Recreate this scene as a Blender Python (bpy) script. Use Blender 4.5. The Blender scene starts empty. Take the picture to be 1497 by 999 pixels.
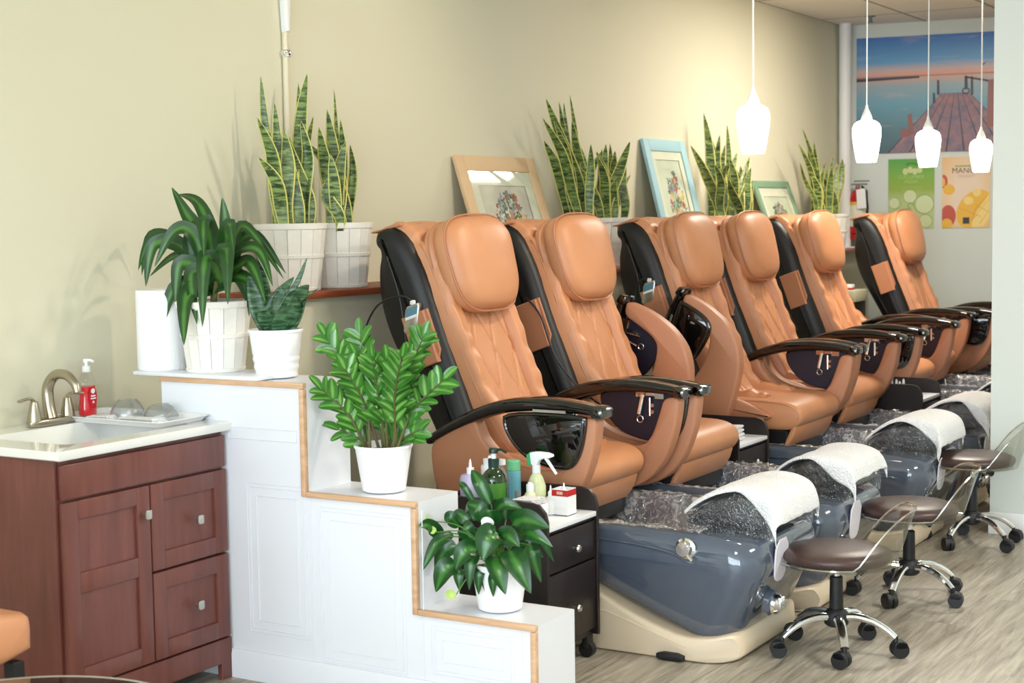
import bpy, bmesh, math, random
from math import sin, cos, pi, radians, sqrt, atan2
from mathutils import Vector, Matrix, noise
random.seed(11)
SC = bpy.context.scene
COL = SC.collection
# ------------------------------------------------------------------ helpers
def link(o, parent=None):
    COL.objects.link(o)
    if parent is not None: o.parent = parent
    return o
def tag(o, label=None, cat=None, group=None, kind=None):
    if label: o['label'] = label
    if cat: o['category'] = cat
    if group: o['group'] = group
    if kind: o['kind'] = kind
    return o
def thing(name, loc, label, cat, group=None, rz=0):
    o = bpy.data.objects.new(name, None); o.empty_display_size = .05
    o.location = loc; o.rotation_euler = (0, 0, rz); link(o)
    return tag(o, label, cat, group)
class G:
    """collects geometry for ONE mesh object"""
    def __init__(s): s.v = []; s.f = []; s.m = []; s.uv = {}; s.mi = 0
    def add(s, vs, fs, uvs=None):
        k = len(s.v); s.v += [tuple(x) for x in vs]
        for f in fs: s.f.append([i + k for i in f]); s.m.append(s.mi)
        if uvs:
            for i, t in enumerate(uvs): s.uv[k + i] = t
        return s
    def box(s, a, b, r=0, seg=2):
        a = Vector(a); b = Vector(b); c = (a + b) / 2; d = b - a
        bm = bmesh.new(); bmesh.ops.create_cube(bm, size=1)
        for v in bm.verts: v.co = Vector((c[i] + v.co[i] * d[i] for i in range(3)))
        if r > 0: bmesh.ops.bevel(bm, geom=bm.edges[:], offset=min(r, min(d) * .49), segments=seg, profile=.5, affect='EDGES')
        bm.verts.index_update()
        s.add([v.co[:] for v in bm.verts], [[v.index for v in f.verts] for f in bm.faces]); bm.free(); return s
    def lathe(s, prof, c=(0, 0, 0), n=28, cap=True, sx=1, sy=1, M=None):
        vs = []; fs = []
        for (r, z) in prof:
            for i in range(n):
                a = 2 * pi * i / n; p = Vector((r * cos(a) * sx, r * sin(a) * sy, z))
                if M is not None: p = M @ p
                vs.append(tuple(p + Vector(c)))
        for j in range(len(prof) - 1):
            for i in range(n):
                k = (i + 1) % n; fs.append([j * n + i, j * n + k, (j + 1) * n + k, (j + 1) * n + i])
        if cap:
            fs.append([i for i in range(n)][::-1]); fs.append([(len(prof) - 1) * n + i for i in range(n)])
        return s.add(vs, fs)
    def tube(s, pts, r, n=8, flat=1.0, cap=True):
        pts = [Vector(p) for p in pts]; m = len(pts); rr = r if isinstance(r, (list, tuple)) else [r] * m
        vs = []; fs = []; up = Vector((0, 0, 1)); prev = None
        for i, p in enumerate(pts):
            t = (pts[min(i + 1, m - 1)] - pts[max(i - 1, 0)]).normalized()
            if prev is None:
                a = t.cross(up)
                if a.length < 1e-3: a = t.cross(Vector((1, 0, 0)))
                a.normalize()
            else:
                a = prev - t * prev.dot(t)
                a = a.normalized() if a.length > 1e-6 else t.orthogonal().normalized()
            prev = a; b = t.cross(a)
            for k in range(n):
                q = 2 * pi * k / n; vs.append(tuple(p + a * cos(q) * rr[i] + b * sin(q) * rr[i] * flat))
        for j in range(m - 1):
            for k in range(n):
                l = (k + 1) % n; fs.append([j * n + k, j * n + l, (j + 1) * n + l, (j + 1) * n + k])
        if cap: fs.append(list(range(n))[::-1]); fs.append([(m - 1) * n + k for k in range(n)])
        return s.add(vs, fs)
    def grid(s, fn, nu, nv, uv=True, closeu=False):
        vs = []; uvs = []; fs = []
        for j in range(nv + 1):
            for i in range(nu + (0 if closeu else 1)):
                vs.append(tuple(fn(i / nu, j / nv))); uvs.append((i / nu, j / nv))
        w = nu if closeu else nu + 1
        for j in range(nv):
            for i in range(nu):
                k = (i + 1) % w if closeu else i + 1
                fs.append([j * w + i, j * w + k, (j + 1) * w + k, (j + 1) * w + i])
        return s.add(vs, fs, uvs if uv else None)
    def rings(s, rings, cap=True):
        n = len(rings[0]); vs = [p for r in rings for p in r]; fs = []
        for j in range(len(rings) - 1):
            for i in range(n):
                k = (i + 1) % n; fs.append([j * n + i, j * n + k, (j + 1) * n + k, (j + 1) * n + i])
        if cap: fs.append(list(range(n))[::-1]); fs.append([(len(rings) - 1) * n + i for i in range(n)])
        return s.add(vs, fs)
    def slab(s, poly, u0, u1, r=.01, n=3, F=None):
        """polygon (a,b) extruded along u with rounded rims"""
        F = F or (lambda u, a, b: (u, a, b)); r = min(r, (u1 - u0) * .499); secs = []
        for i in range(n + 1):
            t = i / n; secs.append((u0 + r * (1 - cos(t * pi / 2)) if 0 else u0 + r * t, r * (1 - sqrt(max(0, 1 - (1 - t) ** 2)))))
        secs += [(u0 + u1 - u, d) for (u, d) in secs[::-1]]
        return s.rings([[F(u, a, b) for (a, b) in inset(poly, d)] for (u, d) in secs])
    def build(s, name, mat, parent=None, origin=(0, 0, 0), smooth=35, loc=None, bevel=0):
        me = bpy.data.meshes.new(name); o = Vector(origin)
        me.from_pydata([tuple(Vector(v) - o) for v in s.v], [], s.f)
        mats = mat if isinstance(mat, (list, tuple)) else [mat]
        for m in mats: me.materials.append(m)
        if len(mats) > 1: me.polygons.foreach_set('material_index', s.m)
        bm = bmesh.new(); bm.from_mesh(me); bmesh.ops.recalc_face_normals(bm, faces=bm.faces[:]); bm.to_mesh(me); bm.free()
        if s.uv:
            l = me.uv_layers.new(name='UVMap')
            for p in me.polygons:
                for li in p.loop_indices:
                    l.data[li].uv = s.uv.get(me.loops[li].vertex_index, (0, 0))
        if smooth:
            me.polygons.foreach_set('use_smooth', [True] * len(me.polygons)); me.set_sharp_from_angle(angle=radians(smooth))
        me.update(); ob = bpy.data.objects.new(name, me); link(ob, parent)
        ob.location = Vector(origin) if loc is None else loc
        return ob
def area(p): return sum(p[i - 1][0] * p[i][1] - p[i][0] * p[i - 1][1] for i in range(len(p))) / 2
def dense(p, mx=.02):
    o = []
    for i in range(len(p)):
        a, b = Vector(p[i]), Vector(p[(i + 1) % len(p)]); k = max(1, int((b - a).length / mx))
        for j in range(k): o.append(tuple(a + (b - a) * j / k))
    return o
def inset(poly, d):
    if d <= 1e-6: return list(poly)
    sg = 1 if area(poly) > 0 else -1; out = []; n = len(poly)
    for i in range(n):
        a = poly[i - 1]; b = poly[i]; c = poly[(i + 1) % n]
        e1 = Vector((b[0] - a[0], b[1] - a[1])); e2 = Vector((c[0] - b[0], c[1] - b[1]))
        if e1.length < 1e-9: e1 = e2
        if e2.length < 1e-9: e2 = e1
        e1.normalize(); e2.normalize()
        nr = Vector((-e1.y - e2.y, e1.x + e2.x)) * sg
        if nr.length < 1e-6: nr = Vector((-e1.y, e1.x)) * sg
        nr.normalize(); out.append((b[0] + nr.x * d, b[1] + nr.y * d))
    return out
def chaikin(p, k=2, closed=True, q=.25):
    for _ in range(k):
        o = []; n = len(p)
        for i in range(n if closed else n - 1):
            a = p[i]; b = p[(i + 1) % n]
            o.append(tuple(a[j] * (1 - q) + b[j] * q for j in range(len(a)))); o.append(tuple(a[j] * q + b[j] * (1 - q) for j in range(len(a))))
        if not closed: o = [p[0]] + o + [p[-1]]
        p = o
    return p
def spline(pts, t):
    """Catmull-Rom through pts, t in 0..1"""
    n = len(pts) - 1; x = min(max(t, 0), .99999) * n; i = int(x); f = x - i
    P = [Vector(pts[min(max(i + k, 0), n)]) for k in (-1, 0, 1, 2)]
    return .5 * ((2 * P[1]) + (P[2] - P[0]) * f + (2 * P[0] - 5 * P[1] + 4 * P[2] - P[3]) * f * f + (3 * P[1] - P[0] - 3 * P[2] + P[3]) * f ** 3)
def copy_tree(o, parent=None):
    c = o.copy(); COL.objects.link(c)
    if parent is not None: c.parent = parent
    for ch in list(o.children): copy_tree(ch, c)
    return c
def child(o, name):
    for c in o.children:
        if c.name.split('.')[0] == name: return c
def clear_labels(o): 
    pass
# ------------------------------------------------------------------ materials
def nt(name):
    m = bpy.data.materials.new(name); m.use_nodes = True; t = m.node_tree
    return m, t, t.nodes['Principled BSDF']
def setp(b, **k):
    for n, v in k.items():
        n = n.replace('_', ' ')
        if n in b.inputs: b.inputs[n].default_value = v
def mat(name, col, rough=.5, metal=0, bump=0, bscale=100, vary=0, vscale=8, **k):
    m, t, b = nt(name); b.inputs['Base Color'].default_value = (*col, 1)
    setp(b, Roughness=rough, Metallic=metal, **k)
    if vary or bump:
        tc = t.nodes.new('ShaderNodeTexCoord')
    if vary:
        n = t.nodes.new('ShaderNodeTexNoise'); n.inputs['Scale'].default_value = vscale; n.inputs['Detail'].default_value = 3
        t.links.new(tc.outputs['Object'], n.inputs['Vector'])
        r = t.nodes.new('ShaderNodeValToRGB')
        r.color_ramp.elements[0].position = .3; r.color_ramp.elements[1].position = .7
        r.color_ramp.elements[0].color = (*[c * (1 - vary) for c in col], 1); r.color_ramp.elements[1].color = (*[min(1, c * (1 + vary)) for c in col], 1)
        t.links.new(n.outputs['Fac'], r.inputs['Fac']); t.links.new(r.outputs['Color'], b.inputs['Base Color'])
    if bump:
        n = t.nodes.new('ShaderNodeTexNoise'); n.inputs['Scale'].default_value = bscale; n.inputs['Detail'].default_value = 2
        t.links.new(tc.outputs['Object'], n.inputs['Vector'])
        bp = t.nodes.new('ShaderNodeBump'); bp.inputs['Strength'].default_value = bump; bp.inputs['Distance'].default_value = .01
        t.links.new(n.outputs['Fac'], bp.inputs['Height']); t.links.new(bp.outputs['Normal'], b.inputs['Normal'])
    return m
def N(t, typ, **k):
    n = t.nodes.new(typ)
    for a, v in k.items():
        if a in n.inputs: n.inputs[a].default_value = v
        else: setattr(n, a, v)
    return n
def ramp(t, stops, mode='LINEAR'):
    r = t.nodes.new('ShaderNodeValToRGB'); r.color_ramp.interpolation = mode; e = r.color_ramp.elements
    while len(e) < len(stops): e.new(.5)
    for i, (p, c) in enumerate(stops): e[i].position = p; e[i].color = (*c, 1)
    return r
def mathn(t, op, a, b=None):
    n = t.nodes.new('ShaderNodeMath'); n.operation = op
    for i, x in enumerate((a, b)):
        if x is None: continue
        if isinstance(x, (int, float)): n.inputs[i].default_value = x
        else: t.links.new(x, n.inputs[i])
    return n.outputs[0]
def s2l(r, g, b): return tuple(((c / 255 + .055) / 1.055) ** 2.4 if c > 10 else c / 255 / 12.92 for c in (r, g, b))

def wood(name, c1, c2, scale=3, stretch=(1, 12, 12), rough=.35, coat=0):
    m, t, b = nt(name); tc = N(t, 'ShaderNodeTexCoord'); mp = N(t, 'ShaderNodeMapping'); mp.inputs['Scale'].default_value = stretch
    n = N(t, 'ShaderNodeTexNoise', Scale=scale, Detail=6, Roughness=.6, Distortion=.4)
    t.links.new(tc.outputs['Object'], mp.inputs['Vector']); t.links.new(mp.outputs[0], n.inputs['Vector'])
    r = ramp(t, [(.3, c1), (.7, c2)]); t.links.new(n.outputs['Fac'], r.inputs['Fac']); t.links.new(r.outputs[0], b.inputs['Base Color'])
    setp(b, Roughness=rough, Coat_Weight=coat); return m

def floor_mat():
    m, t, b = nt('floor_planks'); tc = N(t, 'ShaderNodeTexCoord')
    br = N(t, 'ShaderNodeTexBrick'); br.inputs['Scale'].default_value = 1; br.inputs['Brick Width'].default_value = 1.2; br.inputs['Row Height'].default_value = .18
    br.inputs['Mortar Size'].default_value = .0012; br.inputs['Color1'].default_value = (.25, .25, .25, 1); br.inputs['Color2'].default_value = (.8, .8, .8, 1); br.inputs['Mortar'].default_value = (0, 0, 0, 1)
    br.offset = .37
    t.links.new(tc.outputs['Object'], br.inputs['Vector'])
    mp = N(t, 'ShaderNodeMapping'); mp.inputs['Scale'].default_value = (1.3, 15, 1); t.links.new(tc.outputs['Object'], mp.inputs['Vector'])
    off = N(t, 'ShaderNodeVectorMath'); off.operation = 'ADD'; t.links.new(mp.outputs[0], off.inputs[0])
    cm = N(t, 'ShaderNodeVectorMath'); cm.operation = 'SCALE'; cm.inputs['Scale'].default_value = 9; t.links.new(br.outputs['Color'], cm.inputs[0]); t.links.new(cm.outputs[0], off.inputs[1])
    n = N(t, 'ShaderNodeTexNoise', Scale=2.2, Detail=8, Roughness=.62, Distortion=.9); t.links.new(off.outputs[0], n.inputs['Vector'])
    r = ramp(t, [(.28, s2l(118, 109, 96)), (.5, s2l(172, 162, 145)), (.72, s2l(206, 198, 182))]); t.links.new(n.outputs['Fac'], r.inputs['Fac'])
    mx = N(t, 'ShaderNodeMix'); mx.data_type = 'RGBA'; mx.blend_type = 'MULTIPLY'; mx.inputs[0].default_value = .22
    t.links.new(r.outputs[0], mx.inputs[6]); t.links.new(br.outputs['Color'], mx.inputs[7]); t.links.new(mx.outputs[2], b.inputs['Base Color'])
    setp(b, Roughness=.38); 
    bp = N(t, 'ShaderNodeBump', Strength=.08, Distance=.01); t.links.new(n.outputs['Fac'], bp.inputs['Height']); t.links.new(bp.outputs[0], b.inputs['Normal'])
    return m
def ceil_mat():
    m, t, b = nt('ceiling_tiles'); tc = N(t, 'ShaderNodeTexCoord')
    br = N(t, 'ShaderNodeTexBrick'); br.offset = 0; br.inputs['Scale'].default_value = 1; br.inputs['Brick Width'].default_value = 1.22; br.inputs['Row Height'].default_value = .61
    br.inputs['Mortar Size'].default_value = .012
    c = s2l(236, 232, 224); br.inputs['Color1'].default_value = (*c, 1); br.inputs['Color2'].default_value = (*c, 1); br.inputs['Mortar'].default_value = (*s2l(160, 154, 144), 1)
    t.links.new(tc.outputs['Object'], br.inputs['Vector']); t.links.new(br.outputs['Color'], b.inputs['Base Color']); setp(b, Roughness=.9); return m
def leaf_mat(name, dark, light, edge=None, band=0, spec=.35):
    """uv.x across (0..1), uv.y along the leaf"""
    m, t, b = nt(name); uv = N(t, 'ShaderNodeUVMap'); sp = N(t, 'ShaderNodeSeparateXYZ'); t.links.new(uv.outputs[0], sp.inputs[0])
    a = mathn(t, 'ABSOLUTE', mathn(t, 'SUBTRACT', sp.outputs[0], .5)); a = mathn(t, 'MULTIPLY', a, 2)
    tc = N(t, 'ShaderNodeTexCoord')
    if band:
        mp = N(t, 'ShaderNodeMapping'); mp.inputs['Scale'].default_value = (14, 14, band); t.links.new(tc.outputs['Object'], mp.inputs['Vector'])
        n = N(t, 'ShaderNodeTexNoise', Scale=1, Detail=5, Roughness=.65, Distortion=.6); t.links.new(mp.outputs[0], n.inputs['Vector'])
        r = ramp(t, [(.42, dark), (.52, tuple((x + y) / 2 for x, y in zip(dark, light))), (.6, light)]); t.links.new(n.outputs['Fac'], r.inputs['Fac']); base = r.outputs[0]
    else:
        n = N(t, 'ShaderNodeTexNoise', Scale=9, Detail=2); t.links.new(tc.outputs['Object'], n.inputs['Vector'])
        x = mathn(t, 'ADD', mathn(t, 'MULTIPLY', a, .8), mathn(t, 'MULTIPLY', mathn(t, 'SUBTRACT', n.outputs['Fac'], .5), .9))
        r = ramp(t, [(.02, light), (.32, dark)]); t.links.new(x, r.inputs['Fac']); base = r.outputs[0]
    if edge:
        mx = N(t, 'ShaderNodeMix'); mx.data_type = 'RGBA'; st = ramp(t, [(.78, (0, 0, 0)), (.86, (1, 1, 1))]); t.links.new(a, st.inputs['Fac'])
        t.links.new(st.outputs[0], mx.inputs[0]); t.links.new(base, mx.inputs[6]); mx.inputs[7].default_value = (*edge, 1); base = mx.outputs[2]
    t.links.new(base, b.inputs['Base Color']); setp(b, Roughness=spec); return m
def film_mat(nm='clear_film', st=(1, 1, 1), wh=.8, bs=.7, gw=.16):
    m, t, b = nt(nm); out = t.nodes['Material Output']; t.nodes.remove(b)
    tr = N(t, 'ShaderNodeBsdfTransparent'); gl = N(t, 'ShaderNodeBsdfGlossy', Roughness=.12); gl.inputs['Color'].default_value = (1, 1, 1, 1)
    df = N(t, 'ShaderNodeBsdfTranslucent'); df.inputs['Color'].default_value = (.9, .9, .9, 1)
    d2 = N(t, 'ShaderNodeBsdfDiffuse'); d2.inputs['Color'].default_value = (.9, .9, .9, 1)
    tc = N(t, 'ShaderNodeTexCoord'); n = N(t, 'ShaderNodeTexNoise', Scale=42, Detail=3, Distortion=1.2); mpb = N(t, 'ShaderNodeMapping'); mpb.inputs['Scale'].default_value = st; t.links.new(tc.outputs['Object'], mpb.inputs[0]); t.links.new(mpb.outputs[0], n.inputs['Vector'])
    bp = N(t, 'ShaderNodeBump', Strength=bs, Distance=.01); t.links.new(n.outputs['Fac'], bp.inputs['Height']); t.links.new(bp.outputs[0], gl.inputs['Normal'])
    mp = N(t, 'ShaderNodeMapping'); mp.inputs['Scale'].default_value = st; t.links.new(tc.outputs['Object'], mp.inputs[0]); n2 = N(t, 'ShaderNodeTexNoise', Scale=30, Detail=4, Distortion=1.6); t.links.new(mp.outputs[0], n2.inputs['Vector'])
    r = ramp(t, [(.46, (.03, .03, .03)), (.68, (wh, wh, wh))]); t.links.new(n2.outputs['Fac'], r.inputs['Fac'])
    m0 = N(t, 'ShaderNodeMixShader'); m0.inputs[0].default_value = .5; t.links.new(df.outputs[0], m0.inputs[1]); t.links.new(d2.outputs[0], m0.inputs[2])
    m1 = N(t, 'ShaderNodeMixShader'); t.links.new(r.outputs[0], m1.inputs[0]); t.links.new(tr.outputs[0], m1.inputs[1]); t.links.new(m0.outputs[0], m1.inputs[2])
    m2 = N(t, 'ShaderNodeMixShader'); m2.inputs[0].default_value = gw; t.links.new(m1.outputs[0], m2.inputs[1]); t.links.new(gl.outputs[0], m2.inputs[2])
    t.links.new(m2.outputs[0], out.inputs[0]); return m
def clear_mat(name, tint=(1, 1, 1), a=.18, rough=.05):
    m, t, b = nt(name); out = t.nodes['Material Output']; t.nodes.remove(b)
    tr = N(t, 'ShaderNodeBsdfTransparent'); tr.inputs[0].default_value = (*tint, 1); gl = N(t, 'ShaderNodeBsdfGlossy', Roughness=rough)
    fr = N(t, 'ShaderNodeFresnel', IOR=1.45); ge = N(t, 'ShaderNodeNewGeometry'); x = mathn(t, 'ADD', mathn(t, 'MULTIPLY', fr.outputs[0], mathn(t, 'SUBTRACT', 1, ge.outputs['Backfacing'])), a * .12); mx = N(t, 'ShaderNodeMixShader'); t.links.new(x, mx.inputs[0]); t.links.new(tr.outputs[0], mx.inputs[1]); t.links.new(gl.outputs[0], mx.inputs[2])
    t.links.new(mx.outputs[0], out.inputs[0]); return m
M = dict(
 wall=mat('sage_wall_paint', s2l(217, 213, 189), .75, bump=.03, bscale=300),
 wall2=mat('pale_wall_paint', s2l(214, 220, 214), .7),
 white=mat('white_laminate', s2l(232, 234, 240), .35),
 whitep=mat('white_trim_paint', s2l(238, 238, 238), .45),
 oak=wood('light_oak', s2l(196, 152, 116), s2l(226, 188, 152), 5, (8, 1, 8), .5),
 ledge=wood('stained_ledge_wood', s2l(118, 56, 30), s2l(156, 80, 46), 4, (1, 10, 10), .4),
 cherry=wood('cherry_wood', s2l(100, 52, 44), s2l(122, 70, 60), 2.2, (10, 10, 1), .38, .1),
 stone=mat('cultured_marble', s2l(240, 240, 236), .12, Coat_Weight=.3),
 nickel=mat('brushed_nickel', s2l(176, 168, 150), .26, 1),
 satin=mat('satin_knob_metal', s2l(200, 198, 190), .3, 1),
 chrome=mat('chrome', (.85, .85, .86), .07, 1),
 leather=mat('tan_leather', s2l(204, 141, 100), .42, bump=.05, bscale=420, vary=.05, vscale=5),
 leather2=mat('tan_vinyl_arm', s2l(186, 127, 94), .45, bump=.04, bscale=420),
 shell=mat('black_plastic_shell', s2l(13, 13, 16), .45),
 gloss=mat('glossy_black_lacquer', s2l(14, 10, 10), .06, Coat_Weight=.6),
 navy=mat('dark_tray_underside', s2l(34, 26, 44), .5),
 basin=mat('slate_blue_basin', s2l(80, 89, 104), .1, Coat_Weight=.8, Coat_Roughness=.05),
 beige=mat('cream_plastic_base', s2l(226, 206, 178), .3),
 espresso=wood('espresso_cart_laminate', s2l(26, 19, 20), s2l(38, 29, 28), 4, (6, 6, 1), .4),
 towel=mat('white_terry', s2l(251, 251, 252), .95, bump=1, bscale=170),
 pad=mat('black_vinyl_pad', s2l(20, 21, 28), .25, bump=.5, bscale=45),
 film=film_mat(), film2=film_mat('stretched_film', (.3, 1.5, 1), .08, .9, .09),
 rubber=mat('black_rubber', s2l(22, 22, 24), .5),
 stool=mat('brown_vinyl', s2l(72, 53, 49), .36),
 acrylic=clear_mat('clear_acrylic', (.93, .94, .92), .35, .04), acrylic_edge=clear_mat('acrylic_edge', (.95, .96, .93), 3.2, .15),
 glass=clear_mat('clear_glass', (.96, .98, .97), .05), bowl=clear_mat('frosted_clear_plastic', (.9, .92, .93), .9, .3),
 basket=mat('whitewashed_wood', s2l(240, 236, 228), .6, vary=.03, vscale=30),
 ceramic=mat('white_ceramic', s2l(244, 244, 246), .3),
 soil=mat('potting_soil', s2l(50, 36, 28), .95, bump=1, bscale=60),
 paper=mat('paper_white', s2l(244, 244, 244), .9, bump=.15, bscale=150),
 snake=leaf_mat('snake_leaf', s2l(38, 64, 26), s2l(136, 158, 90), s2l(208, 204, 112), 75, .4),
 snake2=leaf_mat('mottled_leaf', s2l(24, 60, 34), s2l(90, 130, 90), None, 85, .4),
 strap=leaf_mat('strap_leaf', s2l(30, 68, 24), s2l(72, 124, 44), None, 0, .42),
 zz=leaf_mat('zz_leaf', s2l(64, 122, 46), s2l(122, 178, 82), None, 0, .25),
 lily=leaf_mat('lily_leaf', s2l(22, 70, 26), s2l(60, 118, 46), None, 0, .28),
 stem=mat('plant_stem', s2l(96, 92, 52), .6), greenstem=mat('green_stem', s2l(74, 124, 50), .5),
 spathe=mat('pale_green_spathe', s2l(190, 216, 120), .5), floor=floor_mat(), ceil=ceil_mat(),
 sign_red=mat('red_enamel', s2l(188, 30, 34), .3), grey=mat('grey_plastic', s2l(120, 124, 126), .5),
 black=mat('black_matte', s2l(18, 18, 18), .6), mat_board=mat('mat_board', s2l(236, 232, 214), .9),
)

# ------------------------------------------------------------------ room
def struct(name, g, m, **k):
    o = g.build(name, m, None, **k); o['kind'] = 'structure'; return o
struct('floor', G().box((-3, 0, -.05), (12.8, 7.1, 0)), M['floor'])
struct('ceiling', G().box((-3, 0, 2.9), (12.8, 7.1, 2.95)), M['ceil'])
struct('wall_left', G().box((-3, -.1, 0), (11.6, 0, 2.9)), M['wall'])
# end wall, a little out of square
EA = radians(10)
def E(t, z, d=0): return (11.46 + t * sin(EA) - d * cos(EA), t * cos(EA) + d * sin(EA), z)
g = G()
g.add([E(-.1, 0), E(7.2, 0), E(7.2, 0, -.1), E(-.1, 0, -.1), E(-.1, 2.9), E(7.2, 2.9), E(7.2, 2.9, -.1), E(-.1, 2.9, -.1)], [[0, 1, 2, 3], [4, 5, 6, 7], [0, 1, 5, 4], [1, 2, 6, 5], [2, 3, 7, 6], [3, 0, 4, 7]])
struct('wall_back', g, M['wall2'])
struct('wall_right', G().box((7.24, 2.17, 0), (7.4, 7, 2.9)), M['wall2'])
struct('baseboard_right', G().slab([(0, 0), (.014, 0), (.014, .085), (.006, .1), (0, .1)], 2.166, 7, .002, 1, F=lambda u, a, b: (7.24 - a, u, b)), M['whitep'])
struct('wall_far', G().box((-3, 7, 0), (12.8, 7.1, 2.9)), M['wall2'])
# low wall under the ledge
struct('wall_lower', G().box((4.44, 0, 0), (11.25, .28, 1.205)), M['wall'])
struct('trim_1', G().box((4.42, 0, 1.205), (11.25, .325, 1.232), .006), M['ledge'])
struct('trim_2', G().box((11.25, 0, 1.2), (11.36, .5, 1.24), .004), M['whitep'])
# storefront window behind the camera
g = G()
for a, b in (((-3.1, 0, 0), (-3, 7, .35)), ((-3.1, 0, 2.7), (-3, 7, 2.9)), ((-3.1, 0, .35), (-3, .5, 2.7)), ((-3.1, 6.6, .35), (-3, 7, 2.7))): g.box(a, b)
struct('wall_front', g, M['wall2'])
g = G()
for y in (.5, 1.95, 3.5, 5.05, 6.55): g.box((-3.08, y, .35), (-3.0, y + .06, 2.7))
for z in (.35, 1.9, 2.65): g.box((-3.08, .5, z), (-3.0, 6.6, z + .05))
w = struct('window_1', g, M['whitep'])
p = G().box((-3.05, .5, .35), (-3.045, 6.6, 2.7)).build('pane', M['glass'], w)

# corner pipe, conduit
g = G(); g.tube([(11.33, .07, 0), (11.33, .07, 2.9)], .045, 16)
tag(g.build('corner_pipe', M['whitep']), 'white vertical pipe in the far corner beside the sunset poster', 'pipe')
t = thing('wall_conduit', (4.84, 0, 0), 'thin cream conduit with white cover running up the wall behind tall plant', 'conduit')
G().tube([(0, .012, 1.232), (0, .012, 2.4)], .011, 10).build('conduit', mat('conduit_cream', s2l(226, 216, 190), .5), t)
G().slab(chaikin([(-.022, 2.24), (.022, 2.24), (.022, 2.9), (-.022, 2.9)], 1), 0, .035, .01, F=lambda u, a, b: (a, u, b)).build('cover', M['whitep'], t)
G().box((-.02, 0, 2.15), (.02, .026, 2.165), .004).box((-.014, 0, 2.142), (.014, .03, 2.172), .004).build('clamp', M['chrome'], t)

# ------------------------------------------------------------------ stepped divider
t = thing('stepped_divider', (3.82, 1.0, 0), 'white three-stepped plant divider with light oak edging beside the vanity', 'divider')
X0, X1 = 0, .235
st = [(-.73, .88 - 1, .985), (-.12, .30, .64), (.30, .715, .31)]
st = [(-.73, -.12, .985), (-.12, .30, .64), (.30, .715, .31)]
poly = [(-.73, 0), (.715, 0), (.715, .31), (.30, .31), (.30, .64), (-.12, .64), (-.12, .985), (-.73, .985)]
G().slab(poly, X0 + .004, X1, .0015, 1).build('body', M['white'], t, smooth=0)
g = G()     # oak edging along the front
w = .016
def bar(y0, z0, y1, z1): g.box((-.008, min(y0, y1), min(z0, z1)), (.012, max(y0, y1), max(z0, z1)), .003)
bar(-.73, .97, -.118, .988); bar(-.136, .626, -.118, .969); bar(-.117, .625, .302, .643); bar(.284, .296, .302, .624); bar(.303, .295, .717, .313); bar(.699, 0, .717, .294)
g.build('oak_edging', M['oak'], t)
g = G()     # front panels and their mouldings
def mould(y0, z0, y1, z1, o=0, d=.0005, w=.003):
    for k in (0, .012, .040):
        a, b, c, e = y0 + k, z0 + k, y1 - k, z1 - k
        if c - a < .05 or e - b < .02: continue
        for q in (((a, b), (c, b + w)), ((a, e - w), (c, e)), ((a, b), (a + w, e)), ((c - w, b), (c, e))): g.box((X0 + .002 - d, q[0][0], q[0][1]), (X0 + .004, q[1][0], q[1][1]), .0012, 1)
mould(-.44, .795, -.155, .835); mould(-.37, .16, -.12, .655); mould(-.075, .1, .255, .6); mould(.345, .12, .64, .27)
for y in (-.105, .318, .665): g.box((X0 + .0012, y, .1), (X0 + .004, y + .003, .29 if y > .5 else .62), .001, 1)
g.build('raised_panel', M['white'], t)
G().slab([(0, 0), (.012, 0), (.012, .08), (.006, .095), (0, .095)], -.73, .698, .002, 1, F=lambda u, a, b: (-a + .003, u, b)).build('base_moulding', M['white'], t)

# ------------------------------------------------------------------ vanity
t = thing('vanity_cabinet', (3.46, .28, 0), 'dark cherry wood vanity cabinet with one door and two drawers', 'cabinet')
V = lambda x, y, z: (x - 3.46, y - .28, z)
ch = M['cherry']
def pbox(g, a, b, r=.003): return g.box(V(*a), V(*b), r)
g = G(); pbox(g, (3.10, .01, .13), (3.118, .535, .818)); pbox(g, (3.802, .01, .13), (3.815, .535, .818)); pbox(g, (3.12, .01, .13), (3.80, .03, .80)); pbox(g, (3.118, .03, .13), (3.802, .53, .15)); pbox(g, (3.118, .52, .15), (3.802, .535, .818))
g.slab([(0, 0), (.06, 0), (.06, .04), (.09, .06), (.44, .06), (.47, .04), (.47, 0), (.535, 0), (.535, .13), (0, .13)], 3.10, 3.118, .002, 1, F=lambda u, a, b: V(u, a + .0, b)).build('carcass', ch, t)
g = G(); g.slab([(3.10, 0), (3.155, 0), (3.155, .055), (3.765, .055), (3.765, 0), (3.815, 0), (3.815, .135), (3.10, .135)], .536, .556, .002, 1, F=lambda u, a, b: V(a, u, b))
g.build('foot_rail', ch, t); pbox(G(), (3.765, .04, 0), (3.815, .09, .13)).build('back_foot', ch, t)
pbox(G(), (3.112, .536, .703), (3.808, .556, .806), .004).build('false_front', ch, t)
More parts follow.
